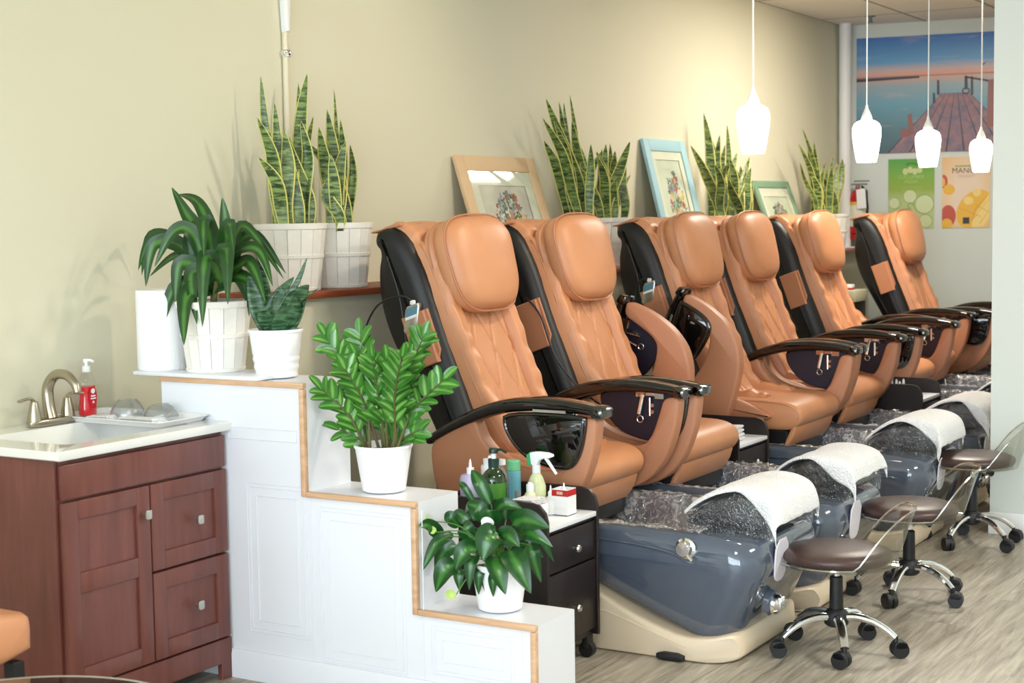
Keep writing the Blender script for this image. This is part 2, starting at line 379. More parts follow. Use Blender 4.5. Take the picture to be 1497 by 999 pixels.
def shaker(name, x0, z0, x1, z1, mid=None, kn=None):
    g = G(); fw = .055; y0, y1 = .536, .558
    pbox(g, (x0, y0, z0), (x0 + fw, y1, z1), .002); pbox(g, (x1 - fw, y0, z0), (x1, y1, z1), .002)
    pbox(g, (x0 + fw, y0, z0), (x1 - fw, y1, z0 + fw), .002); pbox(g, (x0 + fw, y0, z1 - fw), (x1 - fw, y1, z1), .002)
    if mid: pbox(g, (x0 + fw, y0, mid - .03), (x1 - fw, y1, mid + .03), .002)
    pbox(g, (x0 + .03, y0, z0 + .03), (x1 - .03, y1 - .009, z1 - .03), 0)
    o = g.build(name, ch, t); kx, kz = kn
    k = G(); k.tube([V(kx, y1, kz), V(kx, y1 + .018, kz)], .005, 10)
    k.slab(chaikin([(kx - .013, kz - .015), (kx + .013, kz - .015), (kx + .013, kz + .015), (kx - .013, kz + .015)], 1, q=.15), y1 + .016, y1 + .026, .005, F=lambda u, a, b: V(a, u, b))
    k.build('knob', M['satin'], o)
shaker('door', 3.112, .142, 3.458, .695, .45, (3.43, .61)); shaker('drawer', 3.464, .424, 3.808, .695, None, (3.66, .555)); shaker('drawer', 3.464, .142, 3.808, .416, None, (3.65, .28))
t = thing('sink_top', (3.46, .28, .82), 'glossy white vanity top with integrated rectangular sink', 'sink')
g = G(); W = lambda x, y, z: (x - 3.46, y - .28, z - .82)
def rr(x0, y0, x1, y1, r, z, n=5):
    o = []
    for cx, cy, a0 in ((x1 - r, y1 - r, 0), (x0 + r, y1 - r, 90), (x0 + r, y0 + r, 180), (x1 - r, y0 + r, 270)):
        for i in range(n + 1): a = radians(a0 + 90 * i / n); o.append(W(cx + r * cos(a), cy + r * sin(a), z))
    return o
R = [rr(3.22, .14, 3.70, .47, .04, .70), rr(3.19, .10, 3.73, .51, .05, .76), rr(3.19, .10, 3.73, .51, .05, .822), rr(3.085, .003, 3.832, .572, .004, .822), rr(3.08, .002, 3.835, .575, .006, .826), rr(3.08, .002, 3.835, .575, .006, .846), rr(3.084, .004, 3.831, .571, .006, .850), rr(3.20, .125, 3.72, .49, .04, .850), rr(3.205, .13, 3.715, .485, .04, .845), rr(3.24, .16, 3.68, .45, .05, .745), rr(3.28, .19, 3.64, .42, .05, .738)]
g.rings(R).build('basin_top', M['stone'], t, smooth=40)
G().lathe([(.022, 0), (.022, .003), (.015, .004)], W(3.46, .3, .7385), 20).build('drain', M['nickel'], t)
t = thing('faucet', (3.51, .085, .85), 'brushed nickel arched faucet with two lever handles on the white sink top', 'faucet')
g = G(); g.slab(chaikin([(-.095, -.026), (.095, -.026), (.095, .026), (-.095, .026)], 2, q=.2), 0, .024, .008, F=lambda u, a, b: (a, b, u)).build('base_plate', M['nickel'], t)
g = G(); path = [spline([(0, 0, .02), (0, -.012, .07), (0, -.01, .125), (0, .025, .163), (0, .075, .165), (0, .112, .14), (0, .123, .112)], i / 24) for i in range(25)]
g.tube(path, [.021 - .008 * (i / 24) for i in range(25)], 14).build('spout', M['nickel'], t)
for s in (-1, 1):
    g = G(); g.lathe([(.024, .02), (.021, .04), (.015, .07), (.012, .082), (.004, .086)], (s * .07, 0, 0), 4 * 5)
    g.tube([spline([(s * .07, 0, .078), (s * .08, 0, .092), (s * .10, .0, .094), (s * .135, .004, .09)], i / 10) for i in range(11)], [.011, .011, .010, .009, .0085, .008, .008, .008, .0085, .009, .008], 10, .6).build('handle', M['nickel'], t)
# things on the sink top
t = thing('tray', (3.70, .25, .85), 'shallow white tray along the right end of the sink top', 'tray')
g = G(); tw = lambda x, y, z: (x, y, z)
def rr2(x0, y0, x1, y1, r, z, n=4):
    o = []
    for cx, cy, a0 in ((x1 - r, y1 - r, 0), (x0 + r, y1 - r, 90), (x0 + r, y0 + r, 180), (x1 - r, y0 + r, 270)):
        for i in range(n + 1): a = radians(a0 + 90 * i / n); o.append((cx + r * cos(a), cy + r * sin(a), z))
    return o
g.rings([rr2(-.105, -.225, .105, .225, .02, .001), rr2(-.118, -.238, .118, .238, .025, .016), rr2(-.124, -.244, .124, .244, .025, .018), rr2(-.122, -.242, .122, .242, .025, .020), rr2(-.114, -.234, .114, .234, .022, .019), rr2(-.102, -.222, .102, .222, .02, .004)]).build('dish', M['ceramic'], t)
def bowl(name, x, y, z, r, h, label):
    g = G(); pr = [(r, 0), (r * 1.02, .004), (r * .95, h * .35), (r * .75, h * .75), (r * .5, h * .97), (r * .1, h)]
    g.lathe(pr + [(a * .96, b - .002) for a, b in pr[::-1]], (0, 0, 0), 32, False)
    o = g.build(name, M['bowl'], None, loc=(x, y, z)); tag(o, label, 'bowl'); return o
bowl('plastic_bowl', 3.72, .215, .858, .058, .062, 'clear upturned plastic bowl on the tray nearer the soap')
bowl('plastic_bowl', 3.74, .345, .858, .058, .05, 'clear dimpled upturned plastic bowl on the tray nearer the divider edge').rotation_euler = (.12, 0, 0)
def towelfold(x, y, z, sx, sy, h, label, rz=0, name='folded_towel'):
    g = G(); n = 4
    for k in range(n):
        z0 = h * k / n; g.slab(chaikin([(-sx / 2, z0), (sx / 2 - .004 * k, z0), (sx / 2 - .004 * k, z0 + h / n * .95), (-sx / 2, z0 + h / n * .95)], 2), -sy / 2 + .002 * k, sy / 2, .004, F=lambda u, a, b: (a, u, b + .003 * sin(18 * u + 11 * a)))
    o = g.build(name, M['towel'], None, loc=(x, y, z)); o.rotation_euler = (0, 0, rz); return tag(o, label, 'towel')
towelfold(3.64, .36, .858, .07, .17, .016, 'folded white washcloth on the tray front beside the sink bowl', .1)
towelfold(3.625, .19, .858, .06, .09, .015, 'small folded white cloth on the tray between soap and washcloth', -.1)
t = thing('soap_bottle', (3.69, .062, .857), 'red liquid soap bottle with white pump behind the faucet', 'soap')
pr = [(.030, 0), (.034, .004), (.035, .03), (.030, .06), (.031, .09), (.034, .105), (.030, .125), (.016, .148), (.013, .15)]
G().lathe(pr, n=28, sy=.75).build('bottle', clear_mat('clear_pet', (.97, .97, .97), .1), t)
G().lathe([(.028, .002), (.032, .005), (.033, .03), (.028, .06), (.029, .09), (.031, .1)], n=28, sy=.75).build('liquid_soap', mat('red_soap', s2l(225, 40, 50), .15), t)
g = G(); g.slab(chaikin([(-.017, .03), (.017, .03), (.017, .098), (-.017, .098)], 2), -.0275, -.0265, .0004, 1, F=lambda u, a, b: (a, -u, b)); 
lb = g.build('label', mat('soap_label_red', s2l(200, 24, 44), .3), t)
g = G(); g.lathe([(.007, .084), (.0075, .086)], n=16)
G().slab([(-.01, .066), (.01, .066), (.01, .071), (-.01, .071)], .0275, .0282, .0002, 1, F=lambda u, a, b: (a, u, b)).slab([(-.012, .058), (.012, .058), (.012, .062), (-.012, .062)], .0275, .0282, .0002, 1, F=lambda u, a, b: (a, u, b)).slab([(-.006, .045), (.006, .045), (.0, .054)], .0275, .0282, .0002, 1, F=lambda u, a, b: (a, u, b)).slab([(cos(a) * .009, .085 + .009 * sin(a)) for a in [i * pi / 8 for i in range(16)]], .0270, .0280, .0002, 1, F=lambda u, a, b: (a, u, b)).build('label_print', M['ceramic'], lb)
g = G(); g.lathe([(.014, .148), (.014, .168), (.006, .169), (.005, .18)], n=20); g.lathe([(.009, .18), (.010, .189), (.008, .192)], n=16); g.tube([(0, 0, .187), (0, .02, .188), (0, .034, .184)], .0045, 8).build('pump', M['ceramic'], t)

# ------------------------------------------------------------------ step 1: board, paper towels, baskets
tag(G().box((-.1, -.27, 0), (.1, .27, .013), .003).build('white_board', M['white'], None, loc=(3.905, .43, .988)), 'thin white board lying on the top step and overhanging its wall end', 'board')
t = thing('paper_towel_roll', (3.90, .205, 1.001), 'large white paper towel roll standing on the overhanging board end', 'paper towel')
g = G(); n = 60; pts = []
g.lathe([(.079, 0), (.082, .004), (.082, .268), (.079, .272), (.022, .272), (.020, .268), (.020, .0)], n=48).build('roll', M['paper'], t)
g = G(); g.grid(lambda u, v: ((.083 + .014 * u) * cos(.5 + 1.2 * u), (.083 + .014 * u) * sin(.5 + 1.2 * u), .002 + .268 * v), 10, 4)
g.build('loose_sheet', M['paper'], t)
def basket(loc, label, group=None, r=.133, rb=.105, h=.255, name='slatted_planter'):
    t = thing(name, loc, label, 'planter', group)
    g = G(); ns = 16
    for k in range(ns):
        a = 2 * pi * k / ns; da = pi / ns * .965
        vs = []
        for (rr_, z) in ((rb, 0), (r, h - .004)):
            for (q, o) in ((-da, .004), (da, .004), (da, -.002), (-da, -.002)):
                vs.append(((rr_ + o) * cos(a + q), (rr_ + o) * sin(a + q), z))
        g.add(vs, [[0, 1, 5, 4], [1, 2, 6, 5], [2, 3, 7, 6], [3, 0, 4, 7], [0, 3, 2, 1], [4, 5, 6, 7]])
    g.lathe([(rb - .006, .004), (r - .006, h - .01)], n=32, cap=False)
    g.lathe([(rb - .004, .006), (.001, .006)], n=32, cap=False)
    g.build('slats', M['basket'], t, smooth=20)
    def hoop(z0, z1, e=.007):
        f = lambda z: rb + (r - rb) * z / h
        return G().lathe([(f(z0) + .001, z0), (f(z0) + e, z0 + .002), (f(z1) + e, z1 - .002), (f(z1) + .001, z1)], n=40, cap=False)
    hoop(h - .022, h + .002, .008).lathe([(r + .008, h), (r - .008, h)], n=40, cap=False).build('rim_hoop', M['basket'], t)
    hoop(h * .48, h * .48 + .016, .007).build('middle_hoop', M['basket'], t); hoop(0, .014, .006).build('bottom_hoop', M['basket'], t)
    G().lathe([(.001, h - .03), (r - .016, h - .034)], n=24, cap=False).build('soil', M['soil'], t)
    return t
def blade(path, w, cup=.25, face=(-1, .6, 0), nseg=14, wf=None, twist=0, thick=0):
    """one leaf: path of 2-4 control points; width vector lies across the path and roughly across the facing direction"""
    g = G(); P = [spline(path, i / nseg) for i in range(nseg + 1)]; F0 = Vector(face).normalized()
    vs = []; uvs = []; fs = []; nw = 4
    for i, p in enumerate(P):
        s = i / nseg; tg = (P[min(i + 1, nseg)] - P[max(i - 1, 0)]).normalized()
        a = tg.cross(F0)
        if a.length < .1: a = tg.cross(Vector((.3, .2, 1)))
        a.normalize(); nn = a.cross(tg)
        if twist: q = Matrix.Rotation(twist * s, 3, tg); a = q @ a; nn = q @ nn
        hw = w / 2 * (wf(s) if wf else 1)
        for k in range(nw + 1):
            x = -1 + 2 * k / nw
            vs.append(p + a * x * hw + nn * (abs(x) ** 1.5) * hw * cup); uvs.append((k / nw, s))
    for i in range(nseg):
        for k in range(nw): b = i * (nw + 1) + k; fs.append([b, b + 1, b + nw + 2, b + nw + 1])
    return vs, fs, uvs
sw = lambda s: max(.02, (.55 + .45 * min(1, s / .4)) * (1 if s < .55 else max(0, 1 - ((s - .55) / .45) ** 1.7)))
def snake_plant(loc, specs, zb, label, group, cat='snake plant', m='snake', name='snake_plant', face=(-1, .7, 0)):
    """specs: (bx,by,tx,ty,tz,w) in room coordinates"""
    t = thing(name, loc, label, cat, group); L = Vector(loc)
    for (bx, by, tx, ty, tz, w) in specs:
        b = Vector((bx, by, zb)); e = Vector((tx, ty, tz)); mid = (b + e) / 2; d = e - b; h = random.uniform(-.05, .05) + (.08 if d.x * -.5 + d.y * .8 > .05 else 0)
        mid += Vector((-d.x, -d.y, 0)) * .22 + Vector((random.uniform(-.02, .02), random.uniform(-.01, .01), 0))
        f = Vector(face) + Vector((random.uniform(-.25, .25), random.uniform(-.25, .25), 0))
        sd_ = Vector((.5, .86, 0)); w1, w2 = random.uniform(-.018, .018), random.uniform(-.018, .018); lo = b + (e - b) * .3 + (mid - (b + e) / 2) * .8 + sd_ * w1; hi = b + (e - b) * .68 + (mid - (b + e) / 2) * .7 + sd_ * w2
        vs, fs, uv = blade([b - L, lo - L, hi - L, e - L], w * 1.12, .2, f, 20, sw, random.uniform(-.5, .5))
        g = G().add(vs, fs, uv); o = g.build('leaf', M[m], t, smooth=60)
        sol = o.modifiers.new('thick', 'SOLIDIFY'); sol.thickness = .0022; sol.offset = 0
    return t
# measured leaf tips and bases
SP1 = [(4.619,0.12,4.578,0.104,2.046,0.035),(4.583,0.16,4.583,0.163,1.943,0.04),(4.562,0.2,4.447,0.192,1.879,0.05),(4.763,0.13,4.818,0.136,2.068,0.055),(4.767,0.1,4.798,0.108,2.034,0.035),(4.598,0.21,4.609,0.184,1.839,0.055),(4.471,0.22,4.45,0.191,1.735,0.05),(4.701,0.2,4.667,0.22,1.876,0.05),(4.802,0.14,4.863,0.126,1.907,0.03),(4.626,0.24,4.615,0.224,1.712,0.045)]
SP2 = [(5.025,0.12,4.968,0.15,2.019,0.02),(4.955,0.15,4.922,0.148,1.936,0.05),(4.824,0.2,4.775,0.22,1.857,0.05),(4.939,0.21,4.958,0.209,1.809,0.05),(4.803,0.24,4.807,0.248,1.755,0.045),(4.722,0.25,4.816,0.229,1.663,0.045),(4.986,0.16,4.983,0.168,1.897,0.04),(5.062,0.13,5.064,0.152,1.801,0.035)]
SP3 = [(7.036,0.14,6.682,0.141,2.079,0.055),(7.095,0.1,6.975,0.114,2.115,0.03),(6.999,0.12,6.832,0.13,2.072,0.04),(6.962,0.16,6.875,0.134,2.074,0.03),(6.925,0.2,6.519,0.215,1.972,0.05),(6.893,0.17,6.7,0.175,1.969,0.045),(6.941,0.12,6.717,0.108,1.875,0.06),(7.05,0.18,7.002,0.152,1.862,0.05),(7.08,0.14,6.907,0.162,1.982,0.05),(6.976,0.22,7.003,0.218,1.863,0.045)]
SP4 = [(7.182,0.15,7.274,0.163,1.874,0.05),(7.301,0.12,7.266,0.143,1.849,0.04),(7.37,0.1,7.418,0.113,1.884,0.035),(7.133,0.2,7.43,0.225,1.891,0.055),(7.364,0.14,7.433,0.134,1.844,0.05),(7.399,0.2,7.394,0.218,1.76,0.05),(7.497,0.15,7.592,0.147,1.722,0.03),(7.02,0.22,7.023,0.246,1.8,0.05),(7.249,0.22,7.225,0.243,1.689,0.055)]
SP5 = [(8.689,0.13,8.657,0.106,2.106,0.06),(8.51,0.2,8.307,0.178,1.898,0.06),(8.798,0.1,8.843,0.083,1.948,0.05),(8.811,0.14,8.752,0.168,1.977,0.05),(8.783,0.17,8.839,0.166,1.92,0.045),(8.585,0.22,8.541,0.228,1.795,0.05)]
SP6 = [(8.984,0.12,9.008,0.108,2.052,0.035),(8.955,0.16,9.04,0.16,1.882,0.055),(8.776,0.2,8.838,0.193,1.844,0.055),(9.082,0.18,9.218,0.171,1.854,0.045),(9.089,0.14,9.131,0.145,1.799,0.05),(9.144,0.2,9.19,0.205,1.692,0.04),(8.747,0.23,8.683,0.254,1.708,0.05)]
SP7 = [(10.553,0.14,10.21,0.151,2.078,0.03),(10.442,0.18,9.985,0.206,1.964,0.05),(10.665,0.12,10.343,0.141,1.973,0.045),(10.624,0.15,10.361,0.179,1.989,0.04),(10.305,0.2,9.998,0.21,1.841,0.035),(10.223,0.22,10.251,0.2,1.762,0.06),(10.751,0.12,10.703,0.142,1.868,0.03)]
SP8 = [(10.498,0.2,10.588,0.228,1.824,0.05),(10.985,0.12,10.869,0.144,1.921,0.03),(10.872,0.18,10.939,0.184,1.885,0.06),(10.987,0.14,11.083,0.153,1.852,0.04),(10.727,0.21,10.818,0.193,1.859,0.05)]
SP9 = [(3.93,0.662,4.0,0.55,1.376,0.04),(3.93,0.65,3.9,0.598,1.325,0.05),(3.93,0.708,3.92,0.833,1.293,0.075),(3.93,0.696,3.98,0.78,1.379,0.018),(3.93,0.702,3.9,0.885,1.283,0.014),(3.93,0.679,3.95,0.691,1.288,0.06),(3.93,0.696,3.88,0.798,1.261,0.06),(3.93,0.667,3.87,0.692,1.225,0.05),(3.93,0.685,4.0,0.708,1.315,0.04)]
ZZ = [(3.99,0.84,1.127),(3.943,1.013,1.137),(3.891,1.039,1.069),(3.851,1.24,1.083),(3.994,1.224,1.135),(4.018,1.277,0.995),(3.847,0.93,0.969),(3.933,0.93,0.83),(3.914,1.229,1.071),(3.867,1.117,1.069),(3.893,1.153,1.066),(3.978,1.212,0.841),(3.997,1.111,0.868),(3.848,1.025,1.036),(3.951,1.041,0.983)]
PLV = [(3.942,1.493,0.632,3.95,1.419,0.732,0.05),(3.942,1.432,0.633,3.95,1.371,0.691,0.025),(3.912,1.511,0.582,3.9,1.434,0.636,0.06),(3.91,1.335,0.524,3.811,1.315,0.572,0.05),(3.93,1.36,0.533,3.825,1.315,0.431,0.045),(3.882,1.402,0.451,3.85,1.347,0.365,0.07),(3.912,1.386,0.501,3.895,1.315,0.412,0.06),(3.864,1.488,0.51,3.82,1.44,0.451,0.07),(3.852,1.569,0.567,3.8,1.55,0.493,0.09),(3.882,1.426,0.433,3.85,1.434,0.377,0.04),(3.87,1.484,0.494,3.83,1.481,0.391,0.045),(3.888,1.499,0.45,3.86,1.495,0.372,0.04),(3.852,1.563,0.495,3.8,1.626,0.4,0.075),(3.9,1.508,0.431,3.88,1.512,0.365,0.035),(3.894,1.543,0.428,3.87,1.54,0.368,0.035),(3.864,1.603,0.517,3.82,1.7,0.408,0.085),(3.942,1.631,0.519,3.95,1.66,0.408,0.05),(3.972,1.635,0.555,4.0,1.677,0.462,0.03),(3.912,1.588,0.583,3.9,1.721,0.587,0.075),(3.93,1.588,0.555,3.93,1.713,0.525,0.06),(3.954,1.502,0.61,3.97,1.59,0.621,0.045),(3.972,1.358,0.547,3.954,1.315,0.564,0.05),(3.972,1.404,0.551,3.993,1.315,0.578,0.04),(4.002,1.531,0.43,4.05,1.552,0.465,0.05),(3.99,1.418,0.57,4.03,1.342,0.589,0.06),(3.99,1.516,0.579,4.03,1.505,0.624,0.05),(3.972,1.574,0.504,4.0,1.641,0.473,0.06),(3.942,1.422,0.516,3.95,1.383,0.553,0.06),(3.9,1.528,0.575,3.88,1.524,0.63,0.07),(3.888,1.566,0.54,3.86,1.641,0.532,0.07),(3.876,1.525,0.517,3.84,1.572,0.58,0.07)]
DRV = [(3.94,0.299,1.41,3.97,0.109,1.459,3.995,-0.076,1.317,0.032),(3.92,0.342,1.392,3.92,0.167,1.45,3.92,0.088,1.338,0.035),(3.9,0.321,1.411,3.87,0.214,1.425,3.845,0.194,1.285,0.045),(3.888,0.38,1.452,3.84,0.337,1.471,3.8,0.281,1.354,0.04),(3.92,0.369,1.453,3.92,0.317,1.53,3.92,0.256,1.618,0.04),(3.94,0.433,1.396,3.97,0.333,1.557,3.995,0.216,1.596,0.04),(3.92,0.491,1.428,3.92,0.488,1.509,3.92,0.479,1.579,0.035),(3.88,0.463,1.397,3.82,0.486,1.506,3.77,0.526,1.389,0.05),(3.88,0.51,1.381,3.82,0.593,1.491,3.77,0.653,1.396,0.045),(3.94,0.496,1.398,3.97,0.573,1.453,3.995,0.678,1.326,0.035),(3.92,0.508,1.41,3.92,0.578,1.481,3.92,0.73,1.312,0.035),(3.9,0.539,1.392,3.87,0.67,1.406,3.845,0.746,1.291,0.035),(3.9,0.553,1.352,3.87,0.64,1.357,3.845,0.714,1.24,0.04),(3.932,0.476,1.314,3.95,0.522,1.309,3.965,0.58,1.154,0.045),(3.872,0.502,1.317,3.8,0.596,1.41,3.74,0.648,1.238,0.055),(3.868,0.505,1.305,3.79,0.514,1.382,3.725,0.552,1.165,0.055),(3.888,0.47,1.304,3.84,0.407,1.331,3.8,0.46,1.167,0.05),(3.9,0.425,1.292,3.87,0.303,1.281,3.845,0.246,1.118,0.045),(3.872,0.435,1.28,3.8,0.416,1.252,3.74,0.456,1.102,0.055),(3.9,0.441,1.31,3.87,0.332,1.363,3.845,0.324,1.223,0.05),(3.928,0.387,1.35,3.94,0.249,1.387,3.95,0.112,1.315,0.03),(3.92,0.468,1.314,3.92,0.58,1.304,3.92,0.579,1.187,0.04),(3.92,0.364,1.35,3.92,0.338,1.442,3.92,0.349,1.506,0.055),(3.944,0.388,1.338,3.98,0.345,1.453,4.01,0.291,1.557,0.04),(3.904,0.456,1.329,3.88,0.47,1.442,3.86,0.508,1.487,0.05),(3.94,0.481,1.327,3.97,0.488,1.418,3.995,0.489,1.451,0.04)]
PG = 'variegated snake plants in whitewashed slatted planters on the ledge'
ZL = 1.232
px_ = [4.655, 4.955, 7.03, 7.29, 8.80, 9.03, 10.45, 10.72]
who = ['first from the paper towel end', 'second from the paper towel end', 'left of the pair between tan and blue frames', 'right of the pair between tan and blue frames', 'left of the pair between blue and green frames', 'right of the pair between blue and green frames', 'just beyond the green frame', 'last before the fire extinguisher']
SPS = [SP1, SP2, SP3, SP4, SP5, SP6, SP7, SP8]
for i, x in enumerate(px_):
    basket((x, .165, ZL), 'whitewashed planter on ledge, ' + who[i], 'slatted planters along the ledge')
    cx = x
    rz_ = random.Random(i)
    SPS[i] = SPS[i] + [(cx + rz_.uniform(-.08, .08), .165 + rz_.uniform(-.06, .06), cx + rz_.uniform(-.12, .12), .165 + rz_.uniform(-.07, .07), 1.457 + rz_.uniform(.18, .38), rz_.uniform(.04, .055)) for _ in range(4)]
    sp = [(min(max(b[0], cx - .1), cx + .1), b[1], *b[2:]) for b in SPS[i]]
    snake_plant((x, .165, ZL + .225), sp, ZL + .225, 'tall snake plant on ledge, ' + who[i], 'snake plants along the ledge')
# dracaena on the board
basket((3.93, .42, 1.001), 'white slatted planter standing on the white board beside the paper towels', None, .122, .092, .235)
t = thing('corn_plant', (3.93, .42, 1.20), 'bushy plant with long drooping striped leaves in planter beside paper towels', 'potted plant')
L = Vector((3.93, .42, 1.20)); dw = lambda s: max(.02, (.35 + .65 * min(1, s / .3)) * (1 if s < .5 else max(0, 1 - ((s - .5) / .5) ** 1.6)))
for r in DRV:
    root = Vector((3.93, .42 + random.uniform(-.03, .03), 1.27)); a = Vector(r[0:3]); b = Vector(r[3:6]); c = Vector(r[6:9])
    if c.y < .03: c.y = .03 
    f = Vector((-1, .7, .5)); vs, fs, uv = blade([root - L, a - L, b - L, c - L], r[9] * 1.25, .28, f, 22, dw)
    G().add(vs, fs, uv).build('leaf', M['strap'], t, smooth=60)
G().tube([(0, 0, .0), (.0, .0, .12), (.01, -.01, .2)], .012, 8).build('stem', M['stem'], t)
G().tube([(-.03, .02, .0), (-.05, .06, .1), (-.05, .07, .16)], .009, 8).build('stem', M['stem'], t)
# round pots
def pot(loc, r, rb, h, label, ridges=0, name='plant_pot', rim=True):
    t = thing(name, loc, label, 'plant pot'); f = lambda z: rb + (r - rb) * z / h
    pr = [(rb - .006, 0), (rb, .003)]
    n = 40
    for i in range(1, n):
        z = h * i / n; e = 0
        if ridges and .08 * h < z < .52 * h: e = .0016 * sin(z / h * ridges * 2 * pi)
        pr.append((f(z) + e, z))
    pr += [(r + .001, h - .01), (r + .003, h - .004), (r + .001, h), (r - .003, h), (r - .005, h - .02), (r - .008, h - .022)]
    G().lathe(pr, n=48, cap=False).lathe([(.001, .001), (rb - .005, .0)], n=48, cap=False).build('pot', M['ceramic'], t, smooth=50)
    G().lathe([(.001, h - .018), (r - .006, h - .022)], n=24, cap=False).build('soil', M['soil'], t)
    return t
pot((3.95, .665, .988), .088, .068, .158, 'ribbed white round pot on the top step holding small mottled snake plant', 6)
snake_plant((3.95, .665, 1.125), [(min(max(b[0], 3.9), 3.99), min(max(b[1], .61), .72), *b[2:]) for b in SP9], 1.125, 'short dark mottled snake plant in ribbed white pot on the top step', None, m='snake2')
pot((3.95, 1.09, .643), .091, .068, .148, 'plain white round pot on the middle step holding glossy feather-leaved plant')
t = thing('zz_plant', (3.95, 1.09, .775), 'bright green plant with paired glossy oval leaflets on the middle step', 'potted plant'); L = Vector((3.95, 1.09, .775))
lw = lambda s: max(.03, sin(pi * min(1, s * .9 + .08)) ** .7)
for k, tip in enumerate(ZZ):
    e = Vector(tip); b = L + Vector((random.uniform(-.04, .04), max(-.06, min(.06, (e.y - 1.09) * .35)), -.01)); h = e.z - b.z
    mid = b + (e - b) * .5 + Vector((0, -(e.y - b.y) * .18, h * .08)); path = [b - L, mid - L, e - L]
    g = G(); g.tube([spline(path, i / 10) for i in range(11)], [.0055 - .0035 * i / 10 for i in range(11)], 6); g.mi = 1
    ln = (e - b).length; nl = max(4, int(ln / .033)); s0 = .30
    for i in range(nl):
        s = s0 + (1 - s0) * i / (nl - 1); p = spline(path, s); tg = (spline(path, min(1, s + .03)) - spline(path, s - .03)).normalized()
        for sg in ((-1, 1) if i < nl - 1 else (0,)):
            side = tg.cross(Vector((-1 + random.uniform(-.5, .5), .5 + random.uniform(-.5, .5), .1))).normalized() * sg
            d = (side * .85 + tg * (.75 if sg else 1) + Vector((random.uniform(-.3, .1), random.uniform(-.15, .15), random.uniform(-.1, .3)))).normalized()
            l = random.uniform(.056, .074) * (.85 if s > .9 else 1)
            vs, fs, uv = blade([p, p + d * l * .5 + Vector((0, 0, .003)), p + d * l], l * .52, .3, Vector((-1, .5, .9)) + Vector((random.uniform(-.6, .6), random.uniform(-.6, .6), 0)), 8, lw)
            g.add(vs, fs, uv)
    g.build('stem', [M['stem'], M['zz']], t, smooth=60)
pot((3.95, 1.515, .313), .088, .066, .145, 'plain white round pot on the lowest step holding dark peace lily')
t = thing('peace_lily', (3.95, 1.515, .44), 'dark green broad-leaved peace lily on the lowest step', 'potted plant'); L = Vector((3.95, 1.515, .44))
pw = lambda s: max(.015, sin(pi * min(1, s ** .72)) ** .9 * (1 if s < .7 else 1 - ((s - .7) / .3) * .25))
for r in PLV:
    a = Vector(r[0:3]); c = Vector(r[3:6]); root = L + Vector((random.uniform(-.02, .02), random.uniform(-.02, .02), -.01))
    up = a + (c - a) * .45 + Vector((-.015, 0, .022)); vs, fs, uv = blade([a - L, up - L, c - L], r[6] * .92, .3, Vector((-1, .55, .45)) + Vector((0, (c.y - a.y) * 3, 0)), 16, pw)
    g = G(); g.add(vs, fs, uv); g.mi = 1; g.tube([spline([root - L, (root + a) / 2 + Vector((0, 0, .04)) - L, a - L], i / 8) for i in range(9)], .0022, 5)
    g.build('leaf', [M['lily'], M['greenstem']], t, smooth=60)
for (y, z, x, sc, m) in ((1.30, .575, 3.88, .034, 'spathe'), (1.335, .545, 3.87, .026, 'spathe'), (1.448, .372, 3.80, .03, 'spathe'), (1.545, .585, 3.86, .036, 'ceramic')):
    p = Vector((x, y, z)) - L; g = G(); g.tube([spline([Vector((0, 0, 0)), p * .5 + Vector((0, 0, .05)), p], i / 8) for i in range(9)], .0018, 5); g.mi = 1
    vs, fs, uv = blade([p, p + Vector((-.005, -sc * .3, sc * .3)), p + Vector((0, -sc, sc * .15))], sc * .9, .6, (-1, .4, .3), 10, lw); g.add(vs, fs, uv)
    g.build('flower', [M['greenstem'], M[m]], t, smooth=60)

